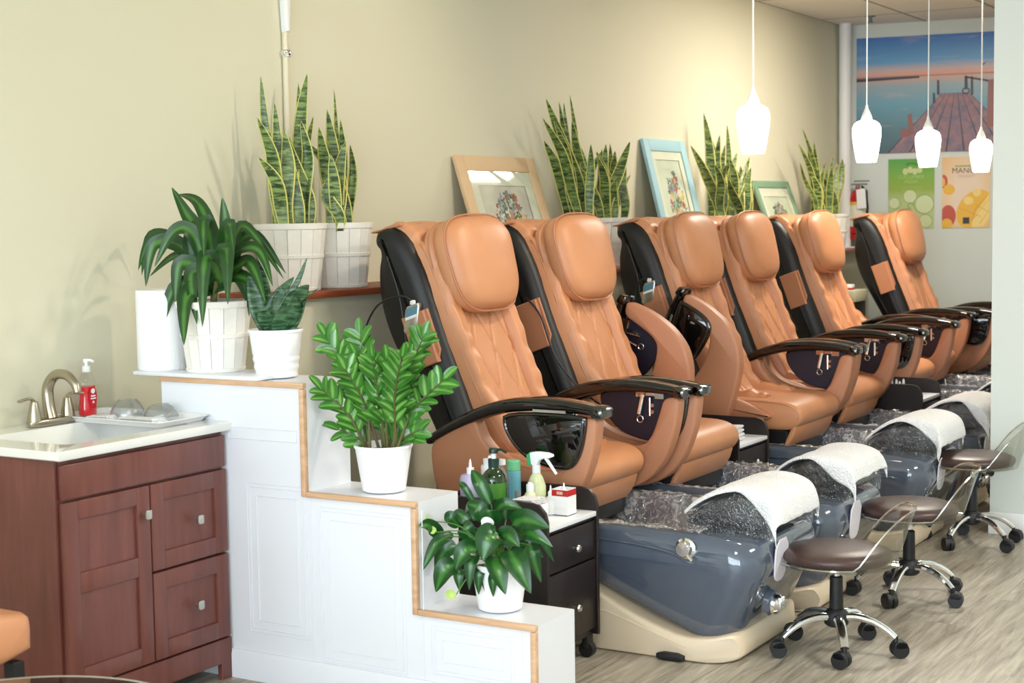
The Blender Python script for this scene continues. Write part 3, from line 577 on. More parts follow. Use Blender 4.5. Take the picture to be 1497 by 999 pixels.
# ------------------------------------------------------------------ pedicure chair (local x across, y = distance from wall - 1, z up)
CF = lambda u, a, b: (u, a - 1.0, b)
PV = (0, -.03, .56)      # hinge of back and arms
def smoothstep(a, b, x):
    t = min(1, max(0, (x - a) / (b - a))); return t * t * (3 - 2 * t)
def make_chair():
    t = thing('pedicure_chair', (5.0, 1.0, 0), 'x', 'pedicure chair', 'tan pedicure massage chairs along the wall')
    # black shell
    poly = chaikin([(.485, 1.425), (.50, 1.46), (.57, 1.475), (.64, 1.43), (.71, 1.30), (.76, 1.15), (.86, .90), (.95, .66), (.95, .56), (.80, .56), (.755, .69), (.70, .79), (.62, .93), (.545, 1.06), (.505, 1.18), (.497, 1.30), (.515, 1.375), (.49, 1.395)], 2)
    sh = G().slab(poly, -.27, .27, .055, 5, F=CF).build('back_shell', M['shell'], t, PV)
    # side panel line
    for s in (-1, 1):
        g = G(); g.tube([CF(s * .268, *spline([(.56, 1.36), (.615, 1.2), (.65, 1.0), (.74, .82)], i / 14)) for i in range(15)], .004, 6)
        g.build('shell_seam', M['shell'], sh, PV, loc=(0, 0, 0))
    # pad
    fc = [(1.235, .632), (1.15, .645), (1.055, .655), (.985, .75), (.915, .89), (.855, 1.03), (.80, 1.17), (.75, 1.29), (.705, 1.385), (.64, 1.465), (.57, 1.488), (.51, 1.472), (.475, 1.452)]
    NV, NU = 230, 84
    def hw(s): return .205 + .03 * smoothstep(.1, .45, s) + (-.012 if s > .85 else 0)
    g = G(); rings = []
    for j in range(NV + 1):
        s = j / NV; p = spline(fc, s); q = spline(fc, min(1, s + .01)) - spline(fc, max(0, s - .01)); q.normalize(); nr = Vector((q.y, -q.x)) # normal outward (front/up)
        if s < .15: nr = Vector((q.y, -q.x))
        th = .085 * smoothstep(-.05, .12, s) * (1 - .86 * smoothstep(.74, .93, s)) + .012
        w = hw(s); row = []
        for i in range(NU + 1):
            x = -1 + 2 * i / NU; ax = abs(x); u = x * w
            d = -th * .9 * (max(0, (ax - .86) / .14)) ** 2.2
            bol = smoothstep(.58, .70, ax) * (1 - smoothstep(.9, 1.0, ax)) * .024 * (1 - smoothstep(.62, .72, s))
            groove = -.018 * math.exp(-((ax - .60) / .03) ** 2) * (1 - smoothstep(.64, .7, s))
            L = s * 1.32; dia = 0
            if ax < .6 and s < .72:
                for c1 in ((L / .27 + u / .135), (L / .27 - u / .135)):
                    fr = abs((c1 % 1) - .5); dia = min(dia, -.012 * math.exp(-(((.5 - fr)) / .045) ** 2))
                dia += .003 * noise.noise(Vector((u * 14, L * 9, 3)))
            wr = .013 * noise.noise(Vector((ax * 2.2, L * 22 + (3 if x > 0 else 0), 7))) * smoothstep(.55, .75, ax) * (1 - smoothstep(.7, .8, s))
            wr += .006 * noise.noise(Vector((u * 9, L * 8, 1)))
            e = d + bol + groove + dia + wr
            row.append(CF(u, p.x + nr.x * e, p.y + nr.y * e))
        back = []
        for i in range(9):
            x = 1 - 2 * i / 8; back.append(CF(x * w * .97, p.x - nr.x * th, p.y - nr.y * th))
        rings.append(row + back)
    g.rings(rings)
    pad = g.build('back_pad', M['leather'], t, PV, smooth=60)
    # stitched seams on the pad
    for s_ in (-1, 1):
        g = G(); pts = []
        for j in range(3, 44):
            s = j / 62; p = spline(fc, s); q = spline(fc, min(1, s + .01)) - spline(fc, s - .01); q.normalize(); nr = Vector((q.y, -q.x)); pts.append(CF(s_ * hw(s) * .93, p.x - nr.x * .012, p.y - nr.y * .012))
        g.tube(pts, .0035, 6); g.build('piping', M['leather2'], pad, PV, loc=(0, 0, 0))
    # flap over the top
    g = G(); g.slab([(.465, 1.452), (.60, 1.482), (.60, 1.474), (.465, 1.446)], -.235, .235, .002, 1, F=CF); g.build('top_flap', M['leather2'], t, PV)
    # headrest pillow
    g = G(); HC = Vector((.80, 1.325)); tilt = radians(14); up = Vector((-sin(tilt), cos(tilt))); fn = Vector((cos(tilt), sin(tilt)))
    def pil(u, v, rs):
        a = 2 * pi * u; c, s = cos(a), sin(a); ex = 2 / 3.6
        X = abs(c) ** ex * (1 if c > 0 else -1); Y = abs(s) ** ex * (1 if s > 0 else -1)
        return X, Y
    rings = []
    pf = [(.60, -.075), (.86, -.075), (.965, -.066), (.985, -.052), (.965, -.042), (.92, -.035), (.985, -.025), (1.0, -.005), (.997, .012), (.985, .02), (.975, .019), (.965, .026), (.92, .044), (.83, .056), (.66, .066), (.40, .073), (.15, .076)]
    n = 56
    for (k, d) in pf:
        r = []
        for i in range(n):
            X, Y = pil(i / n, 0, 0); hx = .236 * (1 - .10 * (1 - Y) ** 1.5 * .6 - .04 * max(0, Y) ** 2); x = X * k * hx; y = Y * k * .186
            dd = d * 1.15 + .004 * noise.noise(Vector((X * 3 * k, Y * 3 * k, d * 20))) * (1 if d < .03 else .6) + (.03 * max(0, .0 - (Y * k) ** 2 * .3))
            q = HC + up * y + fn * (dd - .018 * (X * k) ** 2 if d > 0 else dd - .012 * (X * k) ** 2); r.append(CF(x, q.x, q.y))
        rings.append(r)
    g.rings(rings); hr = g.build('headrest', M['leather'], t, PV, smooth=50)
    for (k, d) in ((1.006, .0245), (.972, -.046)):
        r = []
        for i in range(n + 1):
            X, Y = pil((i % n) / n, 0, 0); hx = .236 * (1 - .10 * (1 - Y) ** 1.5 * .6 - .04 * max(0, Y) ** 2); dd = d * 1.15 - .016 * (X * k) ** 2
            q = HC + up * (Y * k * .186) + fn * dd; r.append(CF(X * k * hx, q.x, q.y))
        G().tube(r, .0035, 6, cap=False).build('piping', M['leather2'], hr, PV, loc=(0, 0, 0))
    # side pockets
    for s in (-1, 1):
        pl = [(.635, 1.13), (.735, 1.165), (.80, .975), (.705, .94)]
        o = G().slab(pl, -.012, .012, .006, 2, F=lambda u, a, b: CF(s * .283 + u, a, b)).build('side_pocket', M['leather2'], t, PV)
        G().slab([(.70, 1.155), (.745, 1.17), (.80, 1.02), (.79, .97), (.76, .97)], -.012, .0, .002, 1, F=lambda u, a, b: CF(s * .272 + u, a, b)).build('pocket_edge', M['leather2'], o, PV, loc=(0, 0, 0))
    # seat
    poly = chaikin([(.90, .53), (.90, .60), (1.05, .645), (1.30, .640), (1.42, .635), (1.475, .60), (1.478, .55), (1.44, .51), (1.38, .50), (1.05, .50)], 2)
    g = G(); g.slab(poly, -.262, .262, .022, 4, F=CF); st_ = g.build('seat', M['leather'], t)
    g = G()
    g.slab(chaikin([(1.425, .52), (1.452, .53), (1.43, .46), (1.375, .40), (1.362, .405), (1.40, .46)], 1), -.255, .255, .008, 2, F=CF); g.build('front_apron', M['leather'], t)
    for s in (-1, 1):
        G().tube([CF(s * .258, *spline([(1.0, .62), (1.2, .633), (1.38, .625), (1.455, .59), (1.455, .55)], i / 16)) for i in range(17)], .003, 6).build('piping', M['leather2'], st_)
    G().slab([(.86, .37), (1.39, .37), (1.41, .50), (.86, .56)], -.255, .255, .01, 2, F=CF).build('seat_box', M['shell'], t)
    # arms, built lowered, hinged at PV
    def arm(s):
        outer = [(.80, .685), (.88, .735), (.985, .782), (1.005, .765), (1.02, .72), (1.065, .672), (1.14, .635), (1.25, .615), (1.34, .62), (1.375, .66), (1.405, .74), (1.425, .805), (1.475, .812), (1.49, .80), (1.472, .68), (1.43, .57), (1.36, .485), (1.26, .44), (1.1, .425), (.92, .43), (.845, .47), (.81, .56)]
        g = G(); po = chaikin(outer, 2, q=.22)
        g.slab(po, -.034, .034, .012, 4, F=lambda u, a, b: CF(s * .33 + u, a, b)); o = g.build('armrest', M['leather2'], t, PV, smooth=40)
        # raised seam along the body
        # rail
        ctr = [(.79, .692), (.90, .752), (1.0, .797), (1.11, .832), (1.22, .846), (1.33, .847), (1.42, .840), (1.485, .832)]
        m_ = 30; rings = []
        for i in range(m_ + 1):
            f = i / m_; p = spline(ctr, f); q = spline(ctr, min(1, f + .02)) - spline(ctr, max(0, f - .02)); q.normalize(); nr = Vector((-q.y, q.x))
            ww = .044 + .006 * sin(pi * f); hh = .016 + .010 * sin(pi * min(1, f * 1.0)); r = []
            for k in range(16):
                a = 2 * pi * k / 16; cx = abs(cos(a)) ** .55 * (1 if cos(a) > 0 else -1); cz = abs(sin(a)) ** .7 * (1 if sin(a) > 0 else -1)
                r.append(CF(s * .33 + cx * ww, p.x + nr.x * cz * hh, p.y + nr.y * cz * hh))
            rings.append(r)
        G().rings(rings).build('arm_rail', M['gloss'], o, PV, loc=(0, 0, 0), smooth=45)
        G().slab(chaikin([(1.47, .812), (1.512, .808), (1.515, .842), (1.475, .854)], 1, q=.15), -.047, .047, .006, 2, F=lambda u, a, b: CF(s * .33 + u, a, b)).build('rail_end_cap', M['chromeblk'], o, PV, loc=(0, 0, 0))
        tp = chaikin([(1.125, .822), (1.12, .77), (1.15, .715), (1.20, .665), (1.27, .637), (1.37, .622), (1.41, .64), (1.44, .70), (1.458, .80), (1.45, .822)], 2)
        tr = G().slab(tp, -.011, .011, .006, 2, F=lambda u, a, b: CF(s * .370 + u, a, b)).build('folding_tray', M['gloss'], o, PV, loc=(0, 0, 0))
        cc = (1.29, .735); lip = [(cc[0] + (a - cc[0]) * .93, cc[1] + (b - cc[1]) * .9) for a, b in tp]
        g = G(); g.tube([CF(s * .379, a, b) for a, b in lip + [lip[0]]], .0055, 6, cap=False); 
        g2 = G().slab([(cc[0] + (a - cc[0]) * .97, cc[1] + (b - cc[1]) * .96) for a, b in tp], -.001, .001, .0005, 1, F=lambda u, a, b: CF(s * .3585 + u, a, b))
        g.v += []; k = len(g.v); g.build('tray_rim', M['gloss'], o, PV, loc=(0, 0, 0))
        g2.build('tray_underside', M['navy'], o, PV, loc=(0, 0, 0))
        g = G(); F2 = lambda u, a, b: CF(s * .35 + u, a, b)
        def bx(y0, z0, y1, z1, d=.006, e=0): g.slab([(y0, z0), (y1, z0), (y1, z1), (y0, z1)], -d + e, d + e, .002, 1, F=F2)
        bx(1.285, .80, 1.325, .825); bx(1.365, .795, 1.405, .825); bx(1.325, .805, 1.365, .82, .003)
        g.tube([F2(-.004, 1.315, .81), F2(-.008, 1.30, .735)], .009, 8); g.tube([F2(-.004, 1.345, .80), F2(-.004, 1.345, .73)], .006, 8)
        for z in (.77, .745): g.lathe([(.008, -.006), (.008, .006)], F2(0, 1.355, z), 10, M=Matrix.Rotation(pi / 2, 3, 'Y'))
        ring = [F2(-.008, 1.305 + .013 * cos(a), .715 + .013 * sin(a)) for a in [i * pi / 8 for i in range(17)]]; g.tube(ring, .0022, 6, cap=False)
        g.build('tray_hinge', M['chrome'], o, PV, loc=(0, 0, 0))
        G().slab([(1.25, .824), (1.38, .824), (1.38, .834), (1.25, .834)], -.003, .003, .001, 1, F=lambda u, a, b: CF(s * .384 + u, a, b)).build('hinge_plate', M['satin'], o, PV, loc=(0, 0, 0))
        return o
    arm(-1); arm(1)
    # side skirt cushions between arm and seat
    for s in (-1, 1):
        G().slab(chaikin([(.93, .56), (1.0, .66), (1.1, .655), (1.25, .60), (1.32, .56), (1.2, .54)], 2), -.022, .022, .015, 3, F=lambda u, a, b: CF(s * .277 + u, a, b)).build('side_bolster', M['leather2'], t)
    # cream base
    poly = chaikin([(.55, 0), (1.90, 0), (1.97, .01), (1.977, .05), (1.955, .10), (1.88, .085), (1.79, .082), (1.64, .125), (1.47, .20), (1.25, .325), (1.1, .38), (.55, .38)], 2, q=.2); poly = dense(poly, .015)
    def bw(a): return 1.0 if a < 1.84 else 1 - .42 * (1 - sqrt(max(0, 1 - min(1, (a - 1.84) / .139) ** 2)))
    rings = []
    g = G()
    secs = [(-.335, .009), (-.331, .004), (-.325, .001), (-.31, 0), (.31, 0), (.325, .001), (.331, .004), (.335, .009)]
    g.rings([[CF(u * bw(a), a, b) for a, b in inset(poly, d)] for u, d in secs]); g.build('cream_base', M['beige'], t, smooth=45)
    G().slab([(.55, .145), (1.50, .145), (1.80, .055), (1.80, .048), (1.50, .135), (.55, .135)], -.337, .337, .002, 1, F=CF).build('base_line', M['beige'], t)
    for s in (-1, 1):
        G().slab(chaikin([(1.70, 0), (1.80, 0), (1.80, .028), (1.70, .028)], 1), -.02, .02, .006, 2, F=lambda u, a, b: CF(s * .335 + u, a, b)).build('foot_pad', M['rubber'], t)
    # basin
    def ring(z, w, y0, y1, r, n=7):
        o = []
        for cx, cy, a0 in ((w - r, y1 - r, 0), (-w + r, y1 - r, 90), (-w + .05, y0 + .05, 180), (w - .05, y0 + .05, 270)):
            rr_ = r if a0 < 170 else .05
            for i in range(n + 1): a = radians(a0 + 90 * i / n); o.append(CF(cx + rr_ * cos(a), cy + rr_ * sin(a), z(cy + rr_ * sin(a)) if callable(z) else z))
        return o
    rim = lambda k: (lambda y: k + .0 - .03 * smoothstep(1.75, 2.06, y) + .0 * y)
    low = lambda y: (.385 - (y - 1.1) * .5 if y < 1.5 else .185 - (y - 1.5) * .34 if y < 1.8 else .083 + (y - 1.8) * .10)
    R = [ring(lambda y: low(y) - .01, .285, 1.12, 1.945, .10), ring(lambda y: low(y) + .01, .30, 1.11, 1.965, .12), ring(lambda y: low(y) * .55 + .19, .316, 1.10, 2.02, .10), ring(rim(.345), .325, 1.09, 2.05, .10), ring(rim(.385), .320, 1.09, 2.047, .10),
         ring(rim(.420), .310, 1.10, 2.04, .10), ring(rim(.436), .302, 1.11, 2.032, .125), ring(rim(.441), .294, 1.125, 2.02, .12), ring(rim(.438), .285, 1.18, 1.80, .09), ring(rim(.428), .275, 1.19, 1.79, .09), ring(lambda y: .26, .245, 1.22, 1.74, .09), ring(lambda y: .235, .21, 1.26, 1.70, .08)]
    G().rings(R).build('basin', M['basin'], t, smooth=50)
    # crease line along the sides
    for s in (-1, 1):
        pts = [CF(s * .3225, y, z) for y, z in ((1.2, .385), (1.45, .388), (1.62, .38), (1.74, .365), (1.79, .345), (1.83, .335), (1.89, .335))] + [CF(s * .315, 1.95, .325), CF(s * .28, 2.01, .315), CF(s * .2, 2.036, .312), CF(s * .1, 2.038, .318)]
        G().tube([spline(pts, i / 40) for i in range(41)], .0045, 6).build('side_crease', M['basin'], t)
    # chrome valve on both sides
    for s in (-1, 1):
        g = G(); R_ = Matrix.Rotation(s * pi / 2, 3, 'Y'); c = Vector(CF(s * .318, 1.80, .385))
        g.lathe([(.036, 0), (.036, .008), (.028, .012), (.026, .032), (.022, .037), (.001, .038)], c, 24, False, M=R_); g.tube([c + Vector((s * .02, .0, -.01)), c + Vector((s * .03, .035, -.035))], .006, 8)
        g.build('valve_knob', M['chrome'], t)
    g = G(); g.slab(chaikin([(-.058, .405), (.058, .405), (.055, .29), (.03, .258), (-.03, .258), (-.055, .29)], 1), -.003, .003, .002, 1, F=lambda u, a, b: CF(a - .11, 2.061 + u - (.405 - b) * .10, b)); g.build('control_plate', mat('pale_plate', s2l(226, 222, 232), .35), t)
    g = G(); c = Vector(CF(-.10, 2.0, .18)); RX = Matrix.Rotation(-pi / 2 - .2, 3, 'X')
    g.lathe([(.046, .0), (.046, .02), (.04, .026)], c, 28, M=RX); o = g.build('drain_housing', M['basin'], t)
    g = G(); g.lathe([(.036, .02), (.036, .04), (.028, .05), (.001, .052)], c, 24, False, M=RX); 
    for k in range(3): g.box(tuple(c + Vector((-.022 + .016 * k, .042, -.02))), tuple(c + Vector((-.015 + .016 * k, .058, .02))), .002)
    g.build('drain_knob', M['chrome'], t)
    # footrest
    po = chaikin([(1.72, .43), (1.73, .47), (1.86, .54), (1.97, .55), (2.045, .535), (2.05, .45), (2.02, .43), (1.9, .42)], 2, q=.18)
    G().slab(po, -.165, .165, .02, 4, F=CF).build('footrest', M['pad'], t)
    G().box(CF(-.10, 1.83, .41), CF(.10, 1.97, .44), .01).build('footrest_bracket', M['shell'], t)
    return t
M['chromeblk'] = mat('dark_chrome_cap', s2l(90, 90, 88), .12, 1)
ch0 = make_chair()
info = [  # x, dy, near arm, far arm, recline, label
 (5.0, .0, 0, 0, 0, 'nearest tan pedicure chair with grey blue foot basin, both arms lowered, beside the first cart'),
 (5.77, .03, 0, 76, 0, 'second tan pedicure chair from the front, its far arm swung up'),
 (6.95, .02, 71, 0, 0, 'third tan pedicure chair from the front, near arm with black tray swung up'),
 (7.75, .0, 0, 0, 0, 'fourth tan pedicure chair from the front, just before the cart with white bottles'),
 (8.82, .0, 0, 0, 0, 'fifth tan pedicure chair from the front, just past the cart with white bottles'),
 (9.67, -.13, 0, 0, 26, 'sixth tan pedicure chair, its back lowered out of sight behind the fifth'),
 (10.5, .0, 0, 0, 0, 'farthest tan pedicure chair, nearest the posters on the end wall')]
chairs = []
for i, (x, dy, na, fa, rec, lab) in enumerate(info):
    c = ch0 if i == 0 else copy_tree(ch0); c.location = (x, 1.0, 0); c['label'] = lab; chairs.append(c)
for i, (x, dy, na, fa, rec, lab) in enumerate(info):
    c = chairs[i]; arms = sorted([k for k in c.children if k.name.startswith('armrest')], key=lambda k: k.data.vertices[0].co.x)
    for k in c.children:
        b = k.name.split('.')[0]
        if b in ('armrest', 'seat', 'front_apron', 'side_bolster', 'back_shell', 'back_pad', 'top_flap', 'headrest', 'side_pocket', 'seat_box'): k.location.y += dy
        if b in ('back_shell', 'back_pad', 'top_flap', 'headrest', 'side_pocket') and rec: k.rotation_euler.x = radians(rec)
    for k in c.children:
        if k.name.split('.')[0] in ('seat', 'front_apron', 'seat_box'): k.location.y += (-.11, -.075, -.04, -.05, -.08, -.06, -.12)[i]
    if na: arms[0].rotation_euler.x = radians(na)
    if fa: arms[1].rotation_euler.x = radians(fa)
# remotes with cables
def remote(ci, label, y=.0, z=.0):
    x = info[ci][0] - .285; t = thing('remote_control', (x, .68 + info[ci][1], 1.13), label, 'remote control', 'wired remote controls in the side pockets')
    g = G(); a = radians(18); F = lambda u, p, q: (u, p * cos(a) + q * sin(a) * 0 - q * sin(a) * -.35, q * cos(a) + p * sin(a))
    g.slab(chaikin([(-.03, -.05), (.036, -.05), (.036, .055), (-.03, .055)], 1, q=.12), -.011, .011, .003, 2, F=F).build('remote_body', M['satin'], t)
    G().slab([(-.024, .012), (.03, .012), (.03, .046), (-.024, .046)], -.0125, -.011, .0004, 1, F=F).build('screen', mat('remote_screen', s2l(96, 140, 160), .2), t)
    G().slab([(-.024, .0), (.03, .0), (.03, .012), (-.024, .012)], -.0127, -.011, .0004, 1, F=F).build('button_strip', M['ceramic'], t)
    G().box((-.008, -.004, .052), (.004, .016, .07), .003).build('plug', M['ceramic'], t)
    if ci == 0: pts = [(0, .005, .065), (-.03, -.03, .085), (-.05, -.12, .05), (-.05, -.19, -.06), (-.05, -.235, -.20), (-.03, -.25, -.32)]
    else: pts = [(0, .005, .065), (-.02, -.03, .06), (-.02, -.06, .0), (-.015, -.05, -.12), (-.015, .0, -.3)]
    G().tube([spline(pts, i / 40) for i in range(41)], .004, 8).build('cable', M['rubber'], t)
remote(0, 'wired remote with blue screen in the nearest chair side pocket')
remote(2, 'wired remote with blue screen in the third chair side pocket')
remote(3, 'wired remote with blue screen in the fourth chair side pocket')
g = G(); pts = [(5.46, .73, 1.17), (5.455, .80, 1.10), (5.44, .88, .93), (5.44, 1.0, .80), (5.46, 1.12, .72)]
tag(g.tube([spline(pts, i / 40) for i in range(41)], .004, 8).build('remote_cable', M['rubber']), 'thin black cable hanging down the side of the second chair back', 'cable')
# plastic liners and towels
def liner(i, x):
    g = G(); nu, nv = 70, 70; sd = i * 7.3
    def fn(a, b):
        u = -.322 + .644 * a; y = 1.14 + .70 * b; e = min(a, 1 - a) / .09; f = min(b / .06, (1 - b) / .06)
        inn = min(smoothstep(.7, 1.6, e), smoothstep(.6, 1.5, f))
        z = .447 - .13 * inn - .006 * (1 - inn) - .03 * smoothstep(1.75, 2.06, y) + .018 * (1 - inn) * abs(noise.noise(Vector((u * 26 + sd, y * 26, 0)))) + .022 * inn * noise.noise(Vector((u * 7, y * 7 + sd, 4)))
        z += .008 * (1 - inn) * max(0, noise.noise(Vector((u * 60, y * 60, sd))))
        return (u * (1 + .02 * noise.noise(Vector((y * 12, sd, 0)))), y - 1, z)
    g.grid(fn, nu, nv, False); return g
def padfilm(i):
    g = G(); sd = i * 3.1 + 2
    po = [(1.60, .425), (1.70, .452), (1.75, .487), (1.86, .545), (1.96, .558), (2.04, .53), (2.062, .468), (2.04, .43)]
    def fn(a, b):
        p = spline(po, b); w = .178 + .006 * noise.noise(Vector((b * 14, sd, 1))); u = -1 + 2 * a; ed = max(0, (abs(u) - .82) / .18)
        z = p.y + .004 * noise.noise(Vector((u * 9, b * 16, sd))); z = z - ed * (z - (.425 - .02 * smoothstep(1.9, 2.06, p.x)))
        return (w * min(1, abs(u) / .85) * (1 if u > 0 else -1) + .008 * ed * noise.noise(Vector((b * 20, u * 9, sd))), p.x - 1, z)
    g.grid(fn, 40, 40, False); return g
def towel(i, seed, y0, y1, sk):
    g = G(); po = [(1.735, .47), (1.78, .51), (1.86, .556), (1.96, .568), (2.045, .545), (2.074, .49), (2.078, .44)]
    def fn(a, b):
        v = y0 + (y1 - y0) * b; p = spline(po, v); ul = -1.04 - .34 * smoothstep(.45 + .08 * sin(seed), .72, b) - .12 * smoothstep(.2, .0, b) * abs(sin(seed * 1.7)); u = ul + (1.22 - ul) * a; z = p.y; W = .18
        if abs(u) < 1: x = u * W
        else: x = (W + .006) * (1 if u > 0 else -1); z -= (abs(u) - 1) * .21 ; 
        x += .004 * noise.noise(Vector((u * 4, b * 5, seed))) + (.008 if u > 0 else -.008) * smoothstep(.9, 1.05, abs(u)) * (1 + .8 * sin(b * 9 + seed))
        z += .006 * noise.noise(Vector((u * 3, b * 4, seed + 5))) + .006
        return (x, p.x - 1 + .010 * smoothstep(.9, 1.1, abs(u)) * sin(b * 5 + seed), z)
    g.grid(fn, 44, 30, False); return g
tl = ['nearest chair', 'second chair', 'third chair', 'fourth chair', 'fifth chair', 'sixth chair', 'farthest chair']
for i, (x, *_ ) in enumerate(info):
    o = liner(i, x).build('plastic_liner', M['film'], None, smooth=60); o.location = (x, 1, 0); tag(o, 'crinkled clear plastic liner in the foot basin of the ' + tl[i], 'plastic liner', 'clear liners in the foot basins')
    o = padfilm(i).build('footrest_cover', M['film2'], None, smooth=60); o.location = (x, 1, 0); tag(o, 'clear plastic wrap over the footrest of the ' + tl[i], 'plastic wrap', 'plastic wraps over the footrests')
    if i < 6:
        o = towel(i, i * 2.7, .02, .93 if i != 1 else .85, (.25, .1, .3, .15, .2, .2)[i]).build('towel', M['towel'], None, smooth=60); o.location = (x, 1, 0)
        s = o.modifiers.new('thick', 'SOLIDIFY'); s.thickness = .009; s.offset = 1; s2 = o.modifiers.new('sub', 'SUBSURF'); s2.levels = s2.render_levels = 1
        tag(o, 'white towel draped over the footrest of the ' + tl[i], 'towel', 'white towels on the footrests')

# ------------------------------------------------------------------ carts
def make_cart():
    t = thing('rolling_cart', (4.43, 1.3, 0), 'x', 'cart', 'dark rolling carts between the chairs'); E_ = M['espresso']; w = .17
    F = lambda u, a, b: (u, a, b)
    for s in (-1, 1):
        G().slab([(-.20, .075), (.20, .075), (.20, .52), (.192, .55), (.17, .573), (.14, .58), (-.20, .58)], s * w - .008, s * w + .008, .002, 1, F=F).build('side_panel', E_, t)
    G().box((-w + .008, -.195, .485), (w - .008, .198, .502), .002).build('white_top', M['white'], t)
    G().box((-w + .008, -.20, .075), (w - .008, -.185, .58), .001).build('back_panel', E_, t)
    G().box((-w + .008, -.185, .075), (w - .008, .18, .095), .001).build('bottom_shelf', E_, t); G().box((-w + .008, -.18, .475), (w - .008, .19, .484), .001).build('top_rail', E_, t)
    for n_, z0, z1, kz in (('drawer', .345, .47, .405), ('door', .10, .338, .205)):
        o = G().box((-w + .010, .175, z0), (w - .010, .193, z1), .002).build(n_, E_, t)
        G().lathe([(.004, 0), (.005, .014), (.010, .018), (.013, .024), (.010, .030), (.001, .032)], (0.0, .193, kz), 20, False, M=Matrix.Rotation(-pi / 2, 3, 'X')).build('knob', M['satin'], o)
    for sx in (-1, 1):
        for sy in (-1, 1):
            g = G(); g.tube([(sx * .14 - .014, sy * .17, .027), (sx * .14 + .014, sy * .17, .027)], .027, 18); g.box((sx * .14 - .02, sy * .17 - .012, .03), (sx * .14 + .02, sy * .17 + .012, .078), .004)
            g.build('caster', M['rubber'], t)
    return t
c0 = make_cart()
cts = [(4.43, 1.31, 'dark cart nearest the stepped divider, loaded with bottles'), (6.36, 1.16, 'dark cart between the second and third pedicure chairs'), (8.285, 1.40, 'dark cart with white bottles between fourth and fifth chairs')]
for i, (x, y, lab) in enumerate(cts):
    c = c0 if i == 0 else copy_tree(c0); c.location = (x, y, 0); c['label'] = lab
# bottles on the first cart
ZC = .503
def bottle(name, x, y, prof, mat_, label, cap=None, capm=None, extra=None, cat='bottle', sy=1, rz=0, z=ZC, group=None):
    t = thing(name, (x, y, z), label, cat, group, rz)
    G().lathe(prof, n=28, sy=sy).build('bottle_body', mat_, t, smooth=40)
    if cap: G().lathe(cap, n=20).build('cap', capm, t)
    if extra: extra(t)
    return t
def noz(z): return [(.013, z), (.013, z + .022), (.006, z + .024), (.0045, z + .04), (.002, z + .05), (.001, z + .052)]
lavm = mat('lavender_liquid', s2l(196, 186, 220), .3)
def ex(t):
    g = G()
    for k in range(7): g.box((-.036, -.012, .02 + .014 * k), (-.035, -.004, .022 + .014 * k))
    for k in range(8): g.box((-.0365, .008, .015 + .011 * k), (-.035, .018, .022 + .011 * k))
    g.build('print', mat('magenta_print', s2l(196, 60, 150), .5), t)
bottle('applicator_bottle', 4.34, 1.165, [(.026, 0), (.035, .004), (.036, .03), (.036, .125), (.030, .137), (.014, .14)], lavm, 'translucent lavender applicator bottle with pointed white nozzle on the nearest cart', noz(.138), M['ceramic'], ex)
bottle('white_jar', 4.45, 1.175, [(.028, 0), (.032, .004), (.032, .15), (.029, .155)], M['ceramic'], 'plain white bottle with white cap behind the lavender bottle', [(.024, .155), (.024, .175), (.008, .177), (.006, .186)], M['ceramic'], cat='bottle')
grm = mat('dark_green_bottle', s2l(28, 56, 16), .08, Coat_Weight=.5, Transmission_Weight=.15)
def gx(t):
    G().lathe([(.0412, .02), (.0412, .115)], n=28, cap=False).build('label', mat('green_label', s2l(70, 130, 40), .35), t)
    G().slab([(-.034, .03), (.0, .03), (.0, .095), (-.034, .095)], -.0005, .0005, .0002, 1, F=lambda u, a, b: (-(.0418 + u) * cos(a / .041 + .2), -(.0418 + u) * sin(a / .041 + .2) * -1, b)).build('label_print', mat('lime_label', s2l(140, 190, 60), .4), t)
    g = G(); g.lathe([(.018, .165), (.019, .192), (.016, .194)], n=20).build('collar', M['pumpg'], t)
    G().lathe([(.009, .194), (.009, .212)], n=14).build('pump_neck', M['ceramic'], t)
    g = G(); g.lathe([(.015, .212), (.016, .224), (.014, .228)], n=18); g.tube([(0, 0, .222), (.0, .03, .226), (0, .05, .217)], .005, 8).build('pump_head', M['pumpg'], t)
M['pumpg'] = mat('pump_dark_green', s2l(20, 56, 46), .35)
bottle('pump_bottle', 4.36, 1.245, [(.034, 0), (.040, .004), (.041, .02), (.041, .12), (.038, .138), (.028, .152), (.018, .160), (.017, .168)], grm, 'dark green pump bottle with lime label on the nearest cart', extra=gx)
def capx(c): return [(.022, .127), (.024, .129), (.024, .160), (.021, .163)]
bottle('mint_capped_jar', 4.53, 1.22, [(.022, 0), (.025, .004), (.025, .125), (.022, .127)], mat('aqua_gel', s2l(120, 186, 206), .2), 'aqua bottle with mint green cap behind the green pump bottle', capx(0), mat('mint_cap', s2l(118, 200, 150), .4))
bottle('glass_bottle', 4.44, 1.225, [(.024, 0), (.027, .004), (.027, .13), (.012, .15), (.012, .165)], M['bowl'], 'clear bottle between the white bottle and the mint capped one', [(.016, .16), (.016, .178)], M['ceramic'])
def sx_(t):
    g = G(); g.slab(chaikin([(-.03, .175), (-.026, .20), (.0, .208), (.062, .205), (.066, .19), (.03, .186), (.012, .176), (.008, .16), (-.012, .16), (-.022, .168)], 1), -.012, .012, .004, 2, F=lambda u, a, b: (u, a, b)); g.tube([(0, .035, .19), (0, .055, .165), (0, .078, .135)], [.008, .007, .006], 8, .7); g.lathe([(.014, .135), (.014, .162)], n=16)
    g.build('spray_head', M['ceramic'], t); G().slab([(-.03, .16), (-.012, .16), (-.018, .205), (-.032, .195)], -.013, .013, .002, 1, F=lambda u, a, b: (u, a, b)).build('spray_back', mat('green_trim', s2l(60, 160, 100), .4), t)
